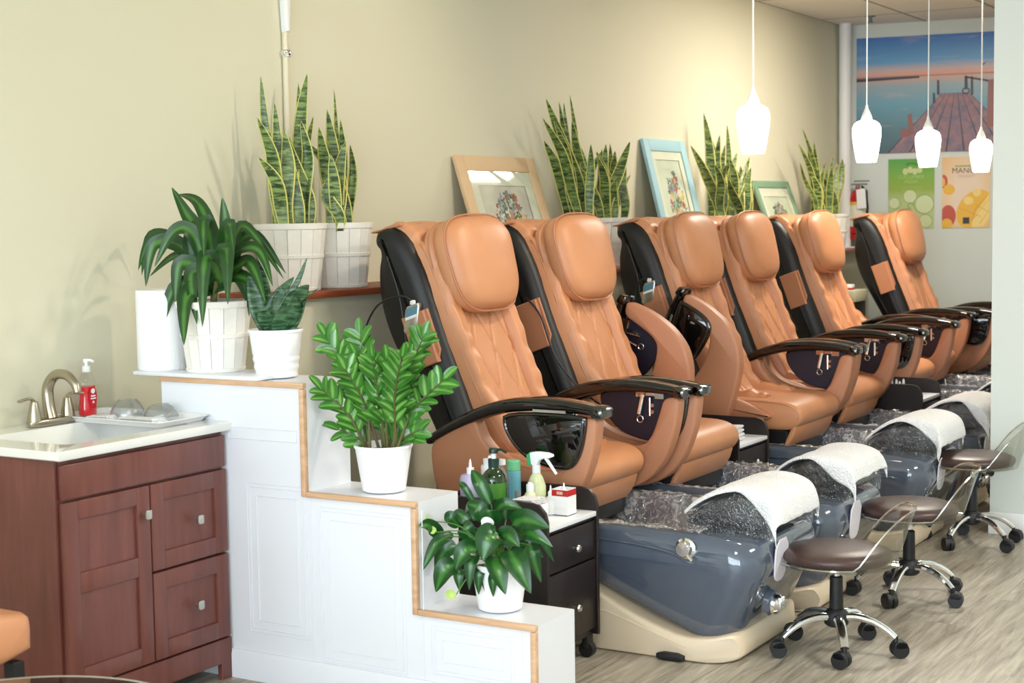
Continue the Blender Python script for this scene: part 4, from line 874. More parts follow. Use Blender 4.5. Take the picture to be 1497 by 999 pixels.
bottle('spray_bottle', 4.48, 1.34, [(.028, 0), (.032, .004), (.032, .09), (.022, .12), (.013, .135)], mat('pale_green_liquid', s2l(214, 222, 176), .2), 'pale green spray bottle with white trigger head on the nearest cart', extra=sx_)
bottle('applicator_bottle', 4.42, 1.35, [(.018, 0), (.02, .003), (.02, .07), (.012, .082)], mat('pale_yellow_liquid', s2l(222, 226, 190), .25), 'pale yellow bottle with white cap in front of the spray bottle', [(.013, .082), (.013, .105), (.008, .107), (.008, .112)], M['ceramic'])
bottle('applicator_bottle', 4.47, 1.40, [(.018, 0), (.021, .003), (.021, .05), (.012, .06)], M['ceramic'], 'short white bottle with pointed nozzle beside the spray bottle', [(.009, .06), (.009, .075), (.004, .08), (.002, .098)], M['ceramic'])
bottle('polish_bottle', 4.39, 1.32, [(.014, 0), (.016, .002), (.016, .05), (.008, .056)], M['bowl'], 'little grey bottle beside the green pump bottle', [(.010, .056), (.010, .085)], M['grey'])
t = thing('tissue_box', (4.37, 1.375, ZC), 'white box under the folded napkins on the nearest cart', 'box'); G().box((-.05, -.045, 0), (.05, .045, .05), .003).build('carton', M['ceramic'], t)
o = towelfold(4.37, 1.375, ZC + .05, .09, .085, .022, 'folded white napkins on the white box of the nearest cart', .1, 'folded_napkins')
t = thing('product_carton', (4.49, 1.44, ZC), 'white open carton with red band on the nearest cart', 'box')
g = G(); bw_, bh = .04, .088
for a, b in (((-.03, -.03, 0), (.03, -.028, bh)), ((-.03, .028, 0), (.03, .03, bh)), ((-.03, -.028, 0), (-.028, .028, bh)), ((.028, -.028, 0), (.03, .028, bh)), ((-.03, -.03, 0), (.03, .03, .002))): g.box(a, b)
g.build('carton', M['ceramic'], t)
G().box((-.0305, -.03, .065), (-.0301, .03, .086)).box((-.03, .0301, .065), (.03, .0305, .086)).build('red_band', M['sign_red'], t)
g = G()
for k in range(9): g.box((-.0309, -.022 + .005 * k, .02 + .003 * (k % 2)), (-.0302, -.019 + .005 * k, .022 + .003 * (k % 2)))
for k in range(4): g.box((-.0312, -.010 + .006 * k, .071), (-.0306, -.007 + .006 * k, .081))
g.build('carton_print', M['mat_board'], t)
bottle('applicator_bottle', 4.49, 1.44, [(.01, 0), (.013, .002), (.013, .075), (.008, .081)], M['ceramic'], 'small white nozzle bottle standing in the red banded carton', [(.008, .081), (.004, .087), (.002, .103)], M['ceramic'], z=ZC + .003)
tag(G().rings([[(.03 * cos(a) * r, .05 * sin(a) * r, z) for a in [i * pi / 10 for i in range(20)]] for r, z in ((1, 0), (1.05, .006), (.9, .014), (.3, .018))]).build('crumpled_tissue', M['paper'], None, loc=(4.45, 1.14 - .02, ZC)), 'small white crumpled tissue at the rear of the nearest cart', 'tissue')
# white bottles on the third cart, tissue on the second
for k, (x, y, r, h) in enumerate(((8.20, 1.28, .016, .07), (8.24, 1.30, .02, .10), (8.28, 1.27, .014, .05), (8.21, 1.34, .014, .045), (8.25, 1.36, .014, .05), (8.22, 1.40, .013, .06), (8.27, 1.41, .013, .045), (8.23, 1.44, .014, .04), (8.30, 1.44, .014, .045), (8.20, 1.47, .012, .035), (8.33, 1.34, .016, .05))):
    bottle('small_bottle', x, y, [(r * .9, 0), (r, .003), (r, h), (r * .5, h + .006)], M['ceramic'] if k != 3 else mat('lime_bottle', s2l(150, 190, 90), .4), 'small white bottle among the cluster on the cart between fourth and fifth chairs' if k != 3 else 'small lime green bottle in the white cluster between fourth and fifth chairs', [(r * .5, h + .006), (r * .45, h + .03), (r * .2, h + .04)], M['ceramic'], group='small white bottles on the third cart' if k != 3 else None)
towelfold(6.30, 1.28, .503, .10, .08, .07, 'folded white tissues on the cart between second and third chairs', .1, 'folded_tissues')

# ------------------------------------------------------------------ stools
def make_stool():
    t = thing('rolling_stool', (5.015, 2.19, 0), 'x', 'stool', 'brown rolling stools in front of the foot basins')
    R = .187
    G().lathe([(.001, .318), (.13, .318), (R - .01, .322), (R, .338), (R - .004, .352), (R - .03, .364), (R - .09, .370), (.001, .372)], n=48, cap=False).build('seat', M['stool'], t, smooth=60)
    # clear acrylic shell: pan under the seat rising to a low back
    g = G()
    def fn(a, b):
        ang = -pi / 2 + 2 * pi * a; r = R * .2 + (R + .012 - R * .2) * min(1, b / .5); z = .306 + .006 * min(1, b / .5)
        k = max(0, cos(ang)) # back faces +x local
        hb = .185 * smoothstep(.3, .97, k) ** .8
        f = max(0, (b - .5) / .5); z += f * (.012 + hb); r += f * (.002 + .062 * smoothstep(.3, 1, k))
        return (r * cos(ang), r * sin(ang) * (1 - .08 * f * k), z)
    g.grid(fn, 64, 14, False); o = g.build('acrylic_back', M['acrylic'], t, smooth=60)
    s = o.modifiers.new('thick', 'SOLIDIFY'); s.thickness = .004
    g = G(); g.tube([fn(i / 64, 1) for i in range(65)], .0035, 6, cap=False); g.build('acrylic_rim', M['acrylic_edge'], o)
    g = G(); g.lathe([(.013, .26), (.013, .306)], n=16); g.build('gas_lift', M['chrome'], t)
    G().lathe([(.04, .300), (.045, .304), (.045, .309), (.01, .311)], n=20).build('mount_plate', M['black'], t)
    G().lathe([(.023, .15), (.024, .155), (.022, .262), (.018, .266)], n=20).build('column_sleeve', M['rubber'], t)
    G().tube([(0.02, -.0, .30), (.06, -.03, .285), (.085, -.045, .27)], [.005, .006, .014], 8).build('height_lever', M['rubber'], t)
    G().lathe([(.030, .092), (.040, .10), (.044, .12), (.040, .14), (.028, .152)], n=24).build('hub', M['rubber'], t)
    for k in range(5):
        a = 2 * pi * k / 5; c, s_ = cos(a), sin(a); pts = [(.03, .125), (.07, .128), (.12, .118), (.165, .095), (.198, .068)]
        P = [(spline(pts, i / 12)) for i in range(13)]
        g = G(); g.tube([(p.x * c, p.x * s_, p.y) for p in P], [.020 - .005 * i / 12 for i in range(13)], 10, .75); l = g.build('leg', M['chrome'], t)
        q = Matrix.Rotation(a + (.8, -.5, 2.2, .3, -1.4)[k], 3, 'Z'); base = Vector((.2 * c, .2 * s_, 0)); g = G()
        for dx in (-.012, .012):
            g.tube([tuple(base + q @ Vector((0.012, dx - .009, .028))), tuple(base + q @ Vector((0.012, dx + .009, .028)))], .028, 20)
        g.slab(chaikin([(-.014, .03), (.036, .03), (.036, .05), (.02, .058), (-.006, .058)], 1), -.021, .021, .004, 2, F=lambda u, A, B: tuple(base + q @ Vector((A, u, B))))
        g.tube([tuple(base + Vector((0, 0, .05))), tuple(base + Vector((0, 0, .075)))], .008, 8); g.build('caster', M['rubber'], l)
    return t
s0 = make_stool()
for i, (x, y, ph, lab, hz) in enumerate([(5.015, 2.205, 9, 'brown round rolling stool with clear back, nearest of the row', 0), (5.87, 2.20, 38, 'brown round rolling stool with clear back, second of the row', .01), (6.96, 2.16, 50, 'brown round rolling stool beside the pale wall end, third of the row', .045), (8.30, 2.13, 20, 'brown rolling stool half hidden behind the pale wall end', .0)]):
    s = s0 if i == 0 else copy_tree(s0); s.location = (x, y, 0); s['label'] = lab
    base = radians(ph)
    s.rotation_euler = (0, 0, base)
    for k in s.children:
        b = k.name.split('.')[0]
        if b in ('acrylic_back', 'height_lever'): k.rotation_euler = (0, 0, radians((72, 66, 78, 70)[i]) - base)
        if hz and b in ('seat', 'acrylic_back', 'gas_lift', 'mount_plate', 'height_lever'): k.location.z += hz
    if i == 3: s.location.z = 0

# ------------------------------------------------------------------ pendants
def make_pendant():
    t = thing('pendant_lamp', (5.45, 1.73, 1.715), 'x', 'pendant lamp', 'white glass pendant lamps in a row')
    pr = [(.042, 0), (.047, .02), (.054, .06), (.060, .10), (.0625, .13), (.061, .15), (.053, .168), (.038, .178), (.022, .183)]
    G().lathe(pr + [(a - .003, b) for a, b in pr[::-1]], n=40, cap=False).build('glass_shade', M['glow'], t, smooth=60)
    G().lathe([(.026, .178), (.024, .195), (.016, .215), (.008, .232), (.006, .245), (.003, .25)], n=24).build('socket_cover', M['whitelamp'], t)
    G().tube([(0, 0, .245), (.002, 0, .6), (0, 0, 1.18)], .0032, 8).build('cord', M['whitelamp'], t)
    G().lathe([(.055, 1.165), (.055, 1.18), (.01, 1.185)], n=28).build('ceiling_canopy', M['whitelamp'], t)
    G().lathe([(.008, .17), (.02, .14), (.026, .11), (.02, .08), (.002, .07)], n=20).build('bulb', M['bulb'], t)
    return t
m, tt, b = nt('lit_opal_glass'); setp(b, Roughness=.2, Base_Color=(1, 1, 1, 1), Emission_Color=(1, .93, .80, 1), Emission_Strength=5.5); M['glow'] = m
m, tt, b = nt('lit_bulb'); setp(b, Emission_Color=(1, .85, .6, 1), Emission_Strength=10); M['bulb'] = m
M['whitelamp'] = mat('white_lamp_plastic', s2l(246, 246, 244), .4)
p0 = make_pendant()
for i, (x, y, z, lab) in enumerate([(5.45, 1.73, 1.722, 'nearest lit white glass pendant lamp, largest, hanging before the wall'), (6.62, 1.78, 1.715, 'second lit white pendant lamp, before the left part of the sunset poster'), (7.66, 1.75, 1.716, 'third lit white pendant lamp, hanging between the green and mango posters'), (8.74, 1.735, 1.71, 'farthest lit white pendant lamp, beside the pale wall end')]):
    p = p0 if i == 0 else copy_tree(p0); p.location = (x, y, z); p['label'] = lab
# ------------------------------------------------------------------ leaning frames
def bloom(g, cx, cy, r, m, n=6, seedr=0):
    g.mi = m
    for k in range(n):
        a = 2 * pi * k / n + seedr; g.add([(cx + r * .2 * cos(a + 1.2), 0, cy + r * .2 * sin(a + 1.2)), (cx + r * cos(a + .35), 0, cy + r * sin(a + .35)), (cx + r * 1.1 * cos(a), 0, cy + r * 1.1 * sin(a)), (cx + r * cos(a - .35), 0, cy + r * sin(a - .35)), (cx + r * .2 * cos(a - 1.2), 0, cy + r * .2 * sin(a - 1.2))], [[0, 1, 2, 3, 4]])
def wash(name, c1, c2):
    m, t, b = nt(name); tc = N(t, 'ShaderNodeTexCoord'); n = N(t, 'ShaderNodeTexNoise', Scale=5, Detail=3); t.links.new(tc.outputs['Object'], n.inputs['Vector']); r = ramp(t, [(.35, c1), (.65, c2)]); t.links.new(n.outputs['Fac'], r.inputs['Fac']); t.links.new(r.outputs[0], b.inputs['Base Color']); setp(b, Roughness=.8); return m
fl = [mat('paint_%s' % k, s2l(*c), .8) for k, c in dict(leaf=(92, 122, 92), teal=(100, 134, 130), rose=(222, 160, 140), yellow=(228, 194, 100), white=(240, 230, 214), red=(200, 110, 90), lilac=(170, 160, 176)).items()]
def picture(name, x, w, h, zb, fw, fm, bg, seed, label, vase=None, mw=.07, yb=.20):
    t = thing(name, (x + w / 2, yb, zb), label, 'picture'); ang = math.asin((yb - .025) / h); t.rotation_euler = (ang, 0, 0)
    rnd = random.Random(seed); d = .022; g = G()
    for (a, b) in (((-w / 2, -d, 0), (-w / 2 + fw, 0, h)), ((w / 2 - fw, -d, 0), (w / 2, 0, h)), ((-w / 2 + fw, -d, 0), (w / 2 - fw, 0, fw)), ((-w / 2 + fw, -d, h - fw), (w / 2 - fw, 0, h))): g.box(a, b, .004)
    g.build('frame', fm, t)
    g = G(); a, b = w / 2 - fw + .002, mw
    for q in (((-a, -.012, fw), (-a + b, -.009, h - fw)), ((a - b, -.012, fw), (a, -.009, h - fw)), ((-a + b, -.012, fw), (a - b, -.009, fw + b)), ((-a + b, -.012, h - fw - b), (a - b, -.009, h - fw))): g.box(*q)
    g.build('mat_board', M['mat_board'], t)
    G().box((-a, -.018, fw), (a, -.015, h - fw)).build('artwork', bg, t)
    g = G(); cx, cz = .02, fw + mw + (h - 2 * fw - 2 * mw) * .42; W_, H_ = (a - mw) * .78, (h - 2 * fw - 2 * mw) * .46
    for k in range(110):
        r_ = sqrt(rnd.random()); an = rnd.random() * 2 * pi; px, pz = cx + W_ * r_ * cos(an) * .8, cz + H_ * r_ * sin(an)
        mi = rnd.choice([0, 0, 1, 1, 2, 3, 4, 4, 5, 6]) if pz < cz + H_ * .4 else rnd.choice([0, 1, 0, 6, 5]); k0 = len(g.v)
        bloom(g, px, pz, rnd.uniform(.009, .025) * (1.3 if mi in (2, 3, 4) else .9), mi, rnd.choice([3, 5, 6]) if mi > 1 else 3, rnd.random() * 6)
        for q in range(k0, len(g.v)): g.v[q] = (g.v[q][0], -.0145 + .00001 * k, g.v[q][2])
    g.mi = 0
    for k in range(9):
        an = pi / 2 + (k - 4) * .22; g.tube([(cx + .01 * k - .04, -.0148, cz - H_ * 1.1), (cx + W_ * .7 * cos(an), -.0148, cz + H_ * .8 * sin(an))], .0009, 4)
    g.build('flower_painting', fl, t, smooth=0)
    if vase: G().slab(chaikin([(cx - .07, cz - H_ * .9), (cx + .07, cz - H_ * .9), (cx + .05, cz - H_ * 1.5), (cx - .05, cz - H_ * 1.5)], 2), -.0146, -.0134, .0003, 1, F=lambda u, a, b: (a, u, b)).build('painted_vase', vase, t)
    G().box((-a, -.006, fw), (a, -.0045, h - fw)).build('glass_pane', M['glass'], t)
    return t
picture('picture_frame', 6.03, .72, .585, ZL + .002, .075, mat('linen_wood_frame', s2l(222, 190, 150), .7, bump=.3, bscale=200), wash('watercolour_lilac', s2l(206, 196, 190), s2l(232, 224, 208)), 4, 'pale tan framed flower painting leaning on the ledge behind the first two chairs')
picture('picture_frame', 7.99, .56, .725, ZL + .002, .07, mat('sky_blue_frame', s2l(156, 196, 206), .6), wash('watercolour_green', s2l(214, 218, 196), s2l(226, 226, 206)), 9, 'light blue framed flower vase painting leaning on the ledge', mat('paint_vase', s2l(224, 196, 90), .8), .05)
picture('picture_frame', 9.63, .64, .515, ZL + .002, .05, mat('sage_green_frame', s2l(122, 156, 128), .6), wash('watercolour_cream', s2l(216, 218, 196), s2l(226, 226, 206)), 15, 'sage green framed flower painting leaning on the ledge, farthest of the pictures', None, .06)

# ------------------------------------------------------------------ posters on the end wall
EA = radians(10)
def place_on_end(o, t_, z, d=.006):
    o.location = (11.46 + t_ * sin(EA) - d * cos(EA), t_ * cos(EA) + d * sin(EA), z); o.rotation_euler = (0, 0, pi / 2 - EA)
    # local x runs along the wall towards the room, local -y faces the room ... see PF
def PF(a, d, b): return (a, d, b)
def flat(g, pts, d): g.add([(a, -d, b) for a, b in pts], [list(range(len(pts)))]); return g
def pmat(name, c, rough=.45): return mat(name, s2l(*c), rough)
# sunset pier
t = thing('pier_poster', (0, 0, 0), 'large poster of a wooden pier over calm water at sunset', 'poster'); place_on_end(t, .11, 1.935)
W_, H_ = 1.35, .865
m, nt_, b = nt('sunset_print'); uv = N(nt_, 'ShaderNodeUVMap'); sp = N(nt_, 'ShaderNodeSeparateXYZ'); nt_.links.new(uv.outputs[0], sp.inputs[0])
r = ramp(nt_, [(0, s2l(56, 84, 96)), (.2, s2l(74, 112, 122)), (.42, s2l(92, 150, 170)), (.58, s2l(140, 160, 170)), (.648, s2l(206, 156, 130)), (.655, s2l(110, 104, 120)), (.668, s2l(226, 146, 112)), (.71, s2l(196, 166, 160)), (.78, s2l(84, 150, 196)), (1, s2l(28, 100, 176))])
n = N(nt_, 'ShaderNodeTexNoise', Scale=3.4, Detail=5, Distortion=.6); mp = N(nt_, 'ShaderNodeMapping'); mp.inputs['Scale'].default_value = (1, 3.4, 1); nt_.links.new(uv.outputs[0], mp.inputs[0]); nt_.links.new(mp.outputs[0], n.inputs['Vector'])
nt_.links.new(sp.outputs[1], r.inputs['Fac'])
cl = ramp(nt_, [(.54, (0, 0, 0)), (.78, (.6, .6, .6))]); nt_.links.new(n.outputs['Fac'], cl.inputs['Fac']); mx = N(nt_, 'ShaderNodeMix'); mx.data_type = 'RGBA'; nt_.links.new(cl.outputs[0], mx.inputs[0]); nt_.links.new(r.outputs[0], mx.inputs[6]); mx.inputs[7].default_value = (*s2l(196, 168, 178), 1)
nt_.links.new(mx.outputs[2], b.inputs['Base Color']); setp(b, Roughness=.4)
g = G(); g.add([(0, 0, 0), (W_, 0, 0), (W_, 0, H_), (0, 0, H_), (0, -.004, 0), (W_, -.004, 0), (W_, -.004, H_), (0, -.004, H_)], [[0, 1, 2, 3], [4, 5, 6, 7], [0, 1, 5, 4], [2, 3, 7, 6]], [(0, 0), (1, 0), (1, 1), (0, 1)] * 2)
g.build('printed_sheet', m, t, smooth=0)
K = 1.0 / 203.6
def q(px, py): return ((px - 1252) * K, (221.5 - py) / 167 * H_)
plm = wood('pier_planks', s2l(92, 96, 124), s2l(170, 120, 120), 7, (2, 2, 2), .5)
g = flat(G(), [q(1299, 221), q(1520, 221), q(1470, 190), q(1431, 150), q(1419, 138), q(1378, 138), q(1352, 168)], -.001); g.build('printed_pier', plm, t, smooth=0)
g = G()
for k, (bx, tx) in enumerate(((1300, 1379), (1332, 1385), (1358, 1391), (1386, 1397), (1412, 1402), (1438, 1408), (1468, 1414), (1505, 1418))): flat(g, [q(bx - 1.3, 221), q(bx + 1.3, 221), q(tx + .2, 139), q(tx - .2, 139)], -.0015)
flat(g, [q(1252, 113), q(1346, 112), q(1346, 115), q(1252, 117.5)], -.0012)
for (x0, y0, x1, y1) in ((1372, 119, 1375, 140), (1366, 137, 1369, 152), (1412, 115, 1416, 134), (1421, 116, 1424, 142)): flat(g, [q(x0, y0), q(x1, y0), q(x1 + 1, y1), q(x0, y1)], -.0016)
flat(g, [q(1412, 115), q(1448, 122), q(1490, 131), q(1490, 135), q(1448, 125), q(1412, 117.5)], -.0016)
for k in range(14): a = k / 14 * 2 * pi; a2 = a + .5; flat(g, [q(1414 + 6 * cos(a), 136 + 5 * sin(a)), q(1414 + 6 * cos(a2), 136 + 5 * sin(a2)), q(1414 + 4 * cos(a2), 136 + 3 * sin(a2)), q(1414 + 4 * cos(a), 136 + 3 * sin(a))], -.0017)
for x, y in ((1439, 99), (1437, 60)): flat(g, [q(x - 4, y - 2), q(x, y), q(x + 5, y - 3), q(x, y + 2)], -.0016)
g.build('printed_outlines', pmat('ink_dark', (48, 42, 52)), t, smooth=0)
g = flat(G(), [q(1329, 167), q(1335, 165), q(1338, 195), q(1331, 197)], -.0018); flat(g, [q(1446, 122), q(1456, 121), q(1456, 187), q(1444, 190)], -.0018); flat(g, [q(1318, 190), q(1326, 185), q(1334, 197), q(1320, 200)], -.0017)
g.build('printed_posts', pmat('ink_brown', (140, 84, 76)), t, smooth=0)
def text(body, size, x, z, parent, mt, name='lettering', al='CENTER', d=-.003):
    cu = bpy.data.curves.new(name, 'FONT'); cu.body = body; cu.size = size; cu.align_x = al; cu.extrude = .0003
    o = bpy.data.objects.new('tmp_' + name, cu); COL.objects.link(o); bpy.context.view_layer.update()
    me = bpy.data.meshes.new_from_object(o.evaluated_get(bpy.context.evaluated_depsgraph_get())); g = G()
    g.add([(x + v.co.x, -d + v.co.z, z + v.co.y) for v in me.vertices], [list(p.vertices) for p in me.polygons]); bpy.data.objects.remove(o); bpy.data.curves.remove(cu); bpy.data.meshes.remove(me)
    return g.build(name, mt, parent, smooth=0)
def disc(g, cx, cz, r, d, n=28, r0=0, a0=0, a1=2 * pi, sy=1):
    if r0: 
        for k in range(n):
            a, b_ = a0 + (a1 - a0) * k / n, a0 + (a1 - a0) * (k + 1) / n; flat(g, [(cx + r0 * cos(a), cz + r0 * sin(a) * sy), (cx + r * cos(a), cz + r * sin(a) * sy), (cx + r * cos(b_), cz + r * sin(b_) * sy), (cx + r0 * cos(b_), cz + r0 * sin(b_) * sy)], d)
    else: flat(g, [(cx + r * cos(2 * pi * k / n), cz + r * sin(2 * pi * k / n) * sy) for k in range(n)], d)
    return g
# cucumber
t = thing('cucumber_poster', (0, 0, 0), 'green CUCUMBER FRESH poster on the end wall', 'poster'); place_on_end(t, .348, 1.37); w, h = .337, .52
m, nt_, b = nt('green_print'); uv = N(nt_, 'ShaderNodeUVMap'); sp = N(nt_, 'ShaderNodeSeparateXYZ'); nt_.links.new(uv.outputs[0], sp.inputs[0]); r = ramp(nt_, [(0, s2l(196, 206, 150)), (.42, s2l(176, 192, 120)), (.56, s2l(142, 168, 40)), (.75, s2l(120, 170, 40)), (.95, s2l(80, 156, 50))]); nt_.links.new(sp.outputs[1], r.inputs['Fac']); nt_.links.new(r.outputs[0], b.inputs['Base Color']); setp(b, Roughness=.45)
g = G(); g.add([(0, 0, 0), (w, 0, 0), (w, 0, h), (0, 0, h), (0, -.003, 0), (w, -.003, 0), (w, -.003, h), (0, -.003, h)], [[0, 1, 2, 3], [4, 5, 6, 7], [0, 1, 5, 4], [2, 3, 7, 6]], [(0, 0), (1, 0), (1, 1), (0, 1)] * 2); g.build('printed_sheet', m, t, smooth=0)
g = G()
for cx, cz, r_ in ((.27, .18, .075), (.04, .19, .045), (.16, .24, .05), (.13, .08, .07), (.27, .05, .05)): disc(g, cx, cz, min(r_, w - cx - .001, cx - .001), -.001)
g.build('printed_slices', pmat('slice_pale', (206, 216, 166)), t, smooth=0)
g = G()
for cx, cz, r_ in ((.262, .18, .0735), (.05, .19, .045), (.16, .24, .05), (.13, .08, .07), (.275, .055, .05)): disc(g, cx, cz, r_, -.0015, 28, r_ * .94)
disc(g, .165, .17, .022, -.0016, 20, .016, 0, 5); g.build('printed_rinds', pmat('rind_green', (128, 150, 70)), t, smooth=0)
g = G(); 
for k in range(4): disc(g, .125 + .035 * k, .425 + .012 * (k % 2), .02, -.0012, 18, 0, 0, 6, 1.25)
g.build('printed_cucumber', pmat('cucumber_flesh', (198, 206, 140)), t, smooth=0)
g = G(); disc(g, .17, .455, .05, -.0014, 20, .04, .5, 2.6, .7); g.build('printed_cucumber_skin', pmat('cucumber_skin', (50, 90, 30)), t, smooth=0)
lt = pmat('text_pale_green', (176, 200, 110)); text('CUCUMBER', .036, w / 2, .372, t, lt); text('FRESH', .034, w / 2, .338, t, lt)
g = G(); 
for k in range(5): a = .04 + .008 * k; flat(g, [(w / 2 - .09 + .01 * k, .31 - .014 * k), (w / 2 + .09 - .01 * k, .31 - .014 * k), (w / 2 + .09 - .01 * k, .312 - .014 * k), (w / 2 - .09 + .01 * k, .312 - .014 * k)], -.002)
g.build('small_print', lt, t, smooth=0)
# mango
t = thing('mango_poster', (0, 0, 0), 'yellow MANGO DELIGHT poster on the end wall', 'poster'); place_on_end(t, .741, 1.37); w, h = .343, .525
m, nt_, b = nt('peach_print'); uv = N(nt_, 'ShaderNodeUVMap'); gr = N(nt_, 'ShaderNodeTexGradient'); gr.gradient_type = 'SPHERICAL'; mp = N(nt_, 'ShaderNodeMapping'); mp.inputs['Location'].default_value = (-.5, -.5, 0); mp.inputs['Scale'].default_value = (1, 1, 1); nt_.links.new(uv.outputs[0], mp.inputs[0]); nt_.links.new(mp.outputs[0], gr.inputs[0]); r = ramp(nt_, [(.3, s2l(228, 182, 110)), (.75, s2l(232, 208, 184))]); nt_.links.new(gr.outputs['Fac'], r.inputs['Fac']); nt_.links.new(r.outputs[0], b.inputs['Base Color']); setp(b, Roughness=.45)
g = G(); g.add([(0, 0, 0), (w, 0, 0), (w, 0, h), (0, 0, h), (0, -.003, 0), (w, -.003, 0), (w, -.003, h), (0, -.003, h)], [[0, 1, 2, 3], [4, 5, 6, 7], [0, 1, 5, 4], [2, 3, 7, 6]], [(0, 0), (1, 0), (1, 1), (0, 1)] * 2); g.build('printed_sheet', m, t, smooth=0)
def clipd(pts): return [(min(max(a, .001), w - .001), min(max(b, .001), h - .001)) for a, b in pts]
def blob(cx, cz, rx, rz, rot=0, n=28, a0=0, a1=2 * pi): return clipd([(cx + rx * cos(a) * cos(rot) - rz * sin(a) * sin(rot), cz + rx * cos(a) * sin(rot) + rz * sin(a) * cos(rot)) for a in [a0 + (a1 - a0) * k / n for k in range(n)]])
G_ = lambda ls, d: [flat(gg, p, d) for gg in [G()] for p in ls][-1]
g = G(); flat(g, blob(.045, .09, .055, .08), -.001); flat(g, blob(.01, .345, .03, .05), -.001); G.build(g, 'printed_mango_skin', pmat('mango_red', (190, 70, 50)), t, smooth=0)
g = G(); flat(g, blob(.23, .14, .155, .11, .95), -.0013); flat(g, blob(.05, .285, .042, .04), -.0012); flat(g, blob(.0, .34, .022, .035), -.0012); flat(g, blob(.035, .03, .04, .04), -.0012); g.build('printed_mango_flesh', pmat('mango_yellow', (232, 178, 40)), t, smooth=0)
g = G(); flat(g, clipd([(.21, .03), (.25, .12), (.33, .24), (.343, .25), (.343, .09), (.30, .01), (.22, .0)]), -.0016); flat(g, blob(.19, .2, .035, .03), -.0016); flat(g, blob(.25, .26, .03, .03), -.0016); g.build('printed_mango_cubes', pmat('mango_pale', (238, 208, 120)), t, smooth=0)
g = G(); W2 = .0035
for (a, b_, c, e) in ((.12, .15, .28, .08), (.24, .17, .343, .11), (.22, .06, .343, .22), (.27, .03, .343, .14), (.20, .02, .24, .14), (.24, .14, .33, .245)):
    dx, dz = c - a, e - b_; l = sqrt(dx * dx + dz * dz); nx, nz = -dz / l * W2 / 2, dx / l * W2 / 2; flat(g, clipd([(a + nx, b_ + nz), (c + nx, e + nz), (c - nx, e - nz), (a - nx, b_ - nz)]), -.0019)
g.build('printed_cuts', pmat('cut_orange', (210, 140, 30)), t, smooth=0)
flat(G(), [(.15, .03), (.197, .03), (.197, .077), (.15, .077)], -.0022).build('printed_square_logo', pmat('ink_black', (30, 26, 20)), t, smooth=0)
flat(G(), [(.09, .452), (.21, .452), (.21, .462), (.09, .462)], -.0018).build('printed_green_bar', pmat('bar_green', (130, 170, 70)), t, smooth=0)
text('MANGO', .056, .175, .405, t, pmat('text_brown', (100, 72, 60)), d=-.003); text('DELIGHT', .030, .175, .372, t, pmat('text_tan', (196, 168, 146)))
# fire extinguisher
t = thing('fire_extinguisher', (11.36, .16, 1.33), 'red fire extinguisher with white tags hanging in the far corner', 'fire extinguisher')
G().lathe([(.05, 0), (.06, .01), (.062, .03), (.062, .27), (.055, .30), (.03, .325), (.018, .335), (.018, .35)], n=32).build('cylinder', M['sign_red'], t)
g = G(); g.tube([(0, 0, .35), (0, 0, .375)], .016, 12); g.box((-.015, -.05, .37), (.015, .07, .382), .003); g.box((-.012, -.03, .395), (.012, .085, .405), .003); g.build('valve_handle', M['grey'], t)
g = G(); g.lathe([(.0635, .06), (.0635, .24)], n=32, cap=False); g.build('label', M['mat_board'], t)
g = G(); g.lathe([(.0645, .222), (.0645, .245)], n=32, cap=False); g.build('label_stripe', mat('label_yellow', s2l(226, 190, 70), .5), t)
G().slab([(-.01, .19), (.06, .20), (.05, .345), (-.02, .335)], -.073, -.071, .0005, 1, F=lambda u, a, b: (u, a + .03, b)).build('inspection_tag', M['paper'], t)
G().tube([(0, .03, .36), (-.03, .07, .33), (-.03, .085, .2), (-.02, .07, .03)], .009, 8).build('hose', M['rubber'], t)
G().box((.05, -.05, -.06), (.09, .05, .33), .004).build('wall_bracket', M['grey'], t); G().lathe([(.03, -.05), (.06, -.03), (.06, .002)], n=24).build('base_ring', M['sign_red'], t)
# side table in the far corner
t = thing('side_cabinet', (10.09, .47, 0), 'small grey topped side cabinet by the wall before the farthest chair', 'cabinet')
G().box((-.12, -.13, .03), (.12, .13, .90), .004).build('body', M['espresso'], t); G().box((-.13, -.14, .90), (.13, .14, .98), .01).build('top', M['grey2'] if 'grey2' in M else mat('grey_green_top', s2l(170, 172, 146), .5), t); G().box((-.12, -.13, 0), (.12, .13, .03), .002).build('plinth', M['black'], t)
t = thing('small_box', (10.09, .50, .98), 'small white and red box on the side cabinet top', 'box'); G().box((-.04, -.05, .012), (.04, .05, .035), .003).build('lid', M['ceramic'], t); G().box((-.042, -.052, 0), (.042, .052, .012), .002).build('base', M['sign_red'], t)
# orange chair and glass table at the lower left
t = thing('upholstered_chair', (2.455, .69, 0), 'tan upholstered chair corner with black leg in front of the vanity', 'chair')
G().slab(chaikin([(-.22, .40), (.22, .40), (.225, .50), (.20, .52), (-.2, .545), (-.22, .52)], 1, q=.2), -.22, .22, .03, 4, F=lambda u, a, b: (a, u, b + .012 * cos(u * 6))).build('seat', M['leather'], t)
for sx in (-1, 1):
    for sy in (-1, 1): G().slab([(sx * .19 - .018, sy * .19 - .018), (sx * .19 + .018, sy * .19 - .018), (sx * .19 + .018, sy * .19 + .018), (sx * .19 - .018, sy * .19 + .018)], 0, .40, .002, 1, F=lambda u, a, b: (a * (1 - .06 * (u / .4)), b, u)).build('leg', M['black'], t)
G().slab(chaikin([(-.25, .40), (-.20, .40), (-.24, .95), (-.29, .95)], 2), -.22, .22, .02, 3, F=lambda u, a, b: (a, u, b)).build('backrest', M['leather'], t)
t = thing('glass_table', (2.14, 1.42, 0), 'round glass table top with bright rim at the lower left corner', 'table')
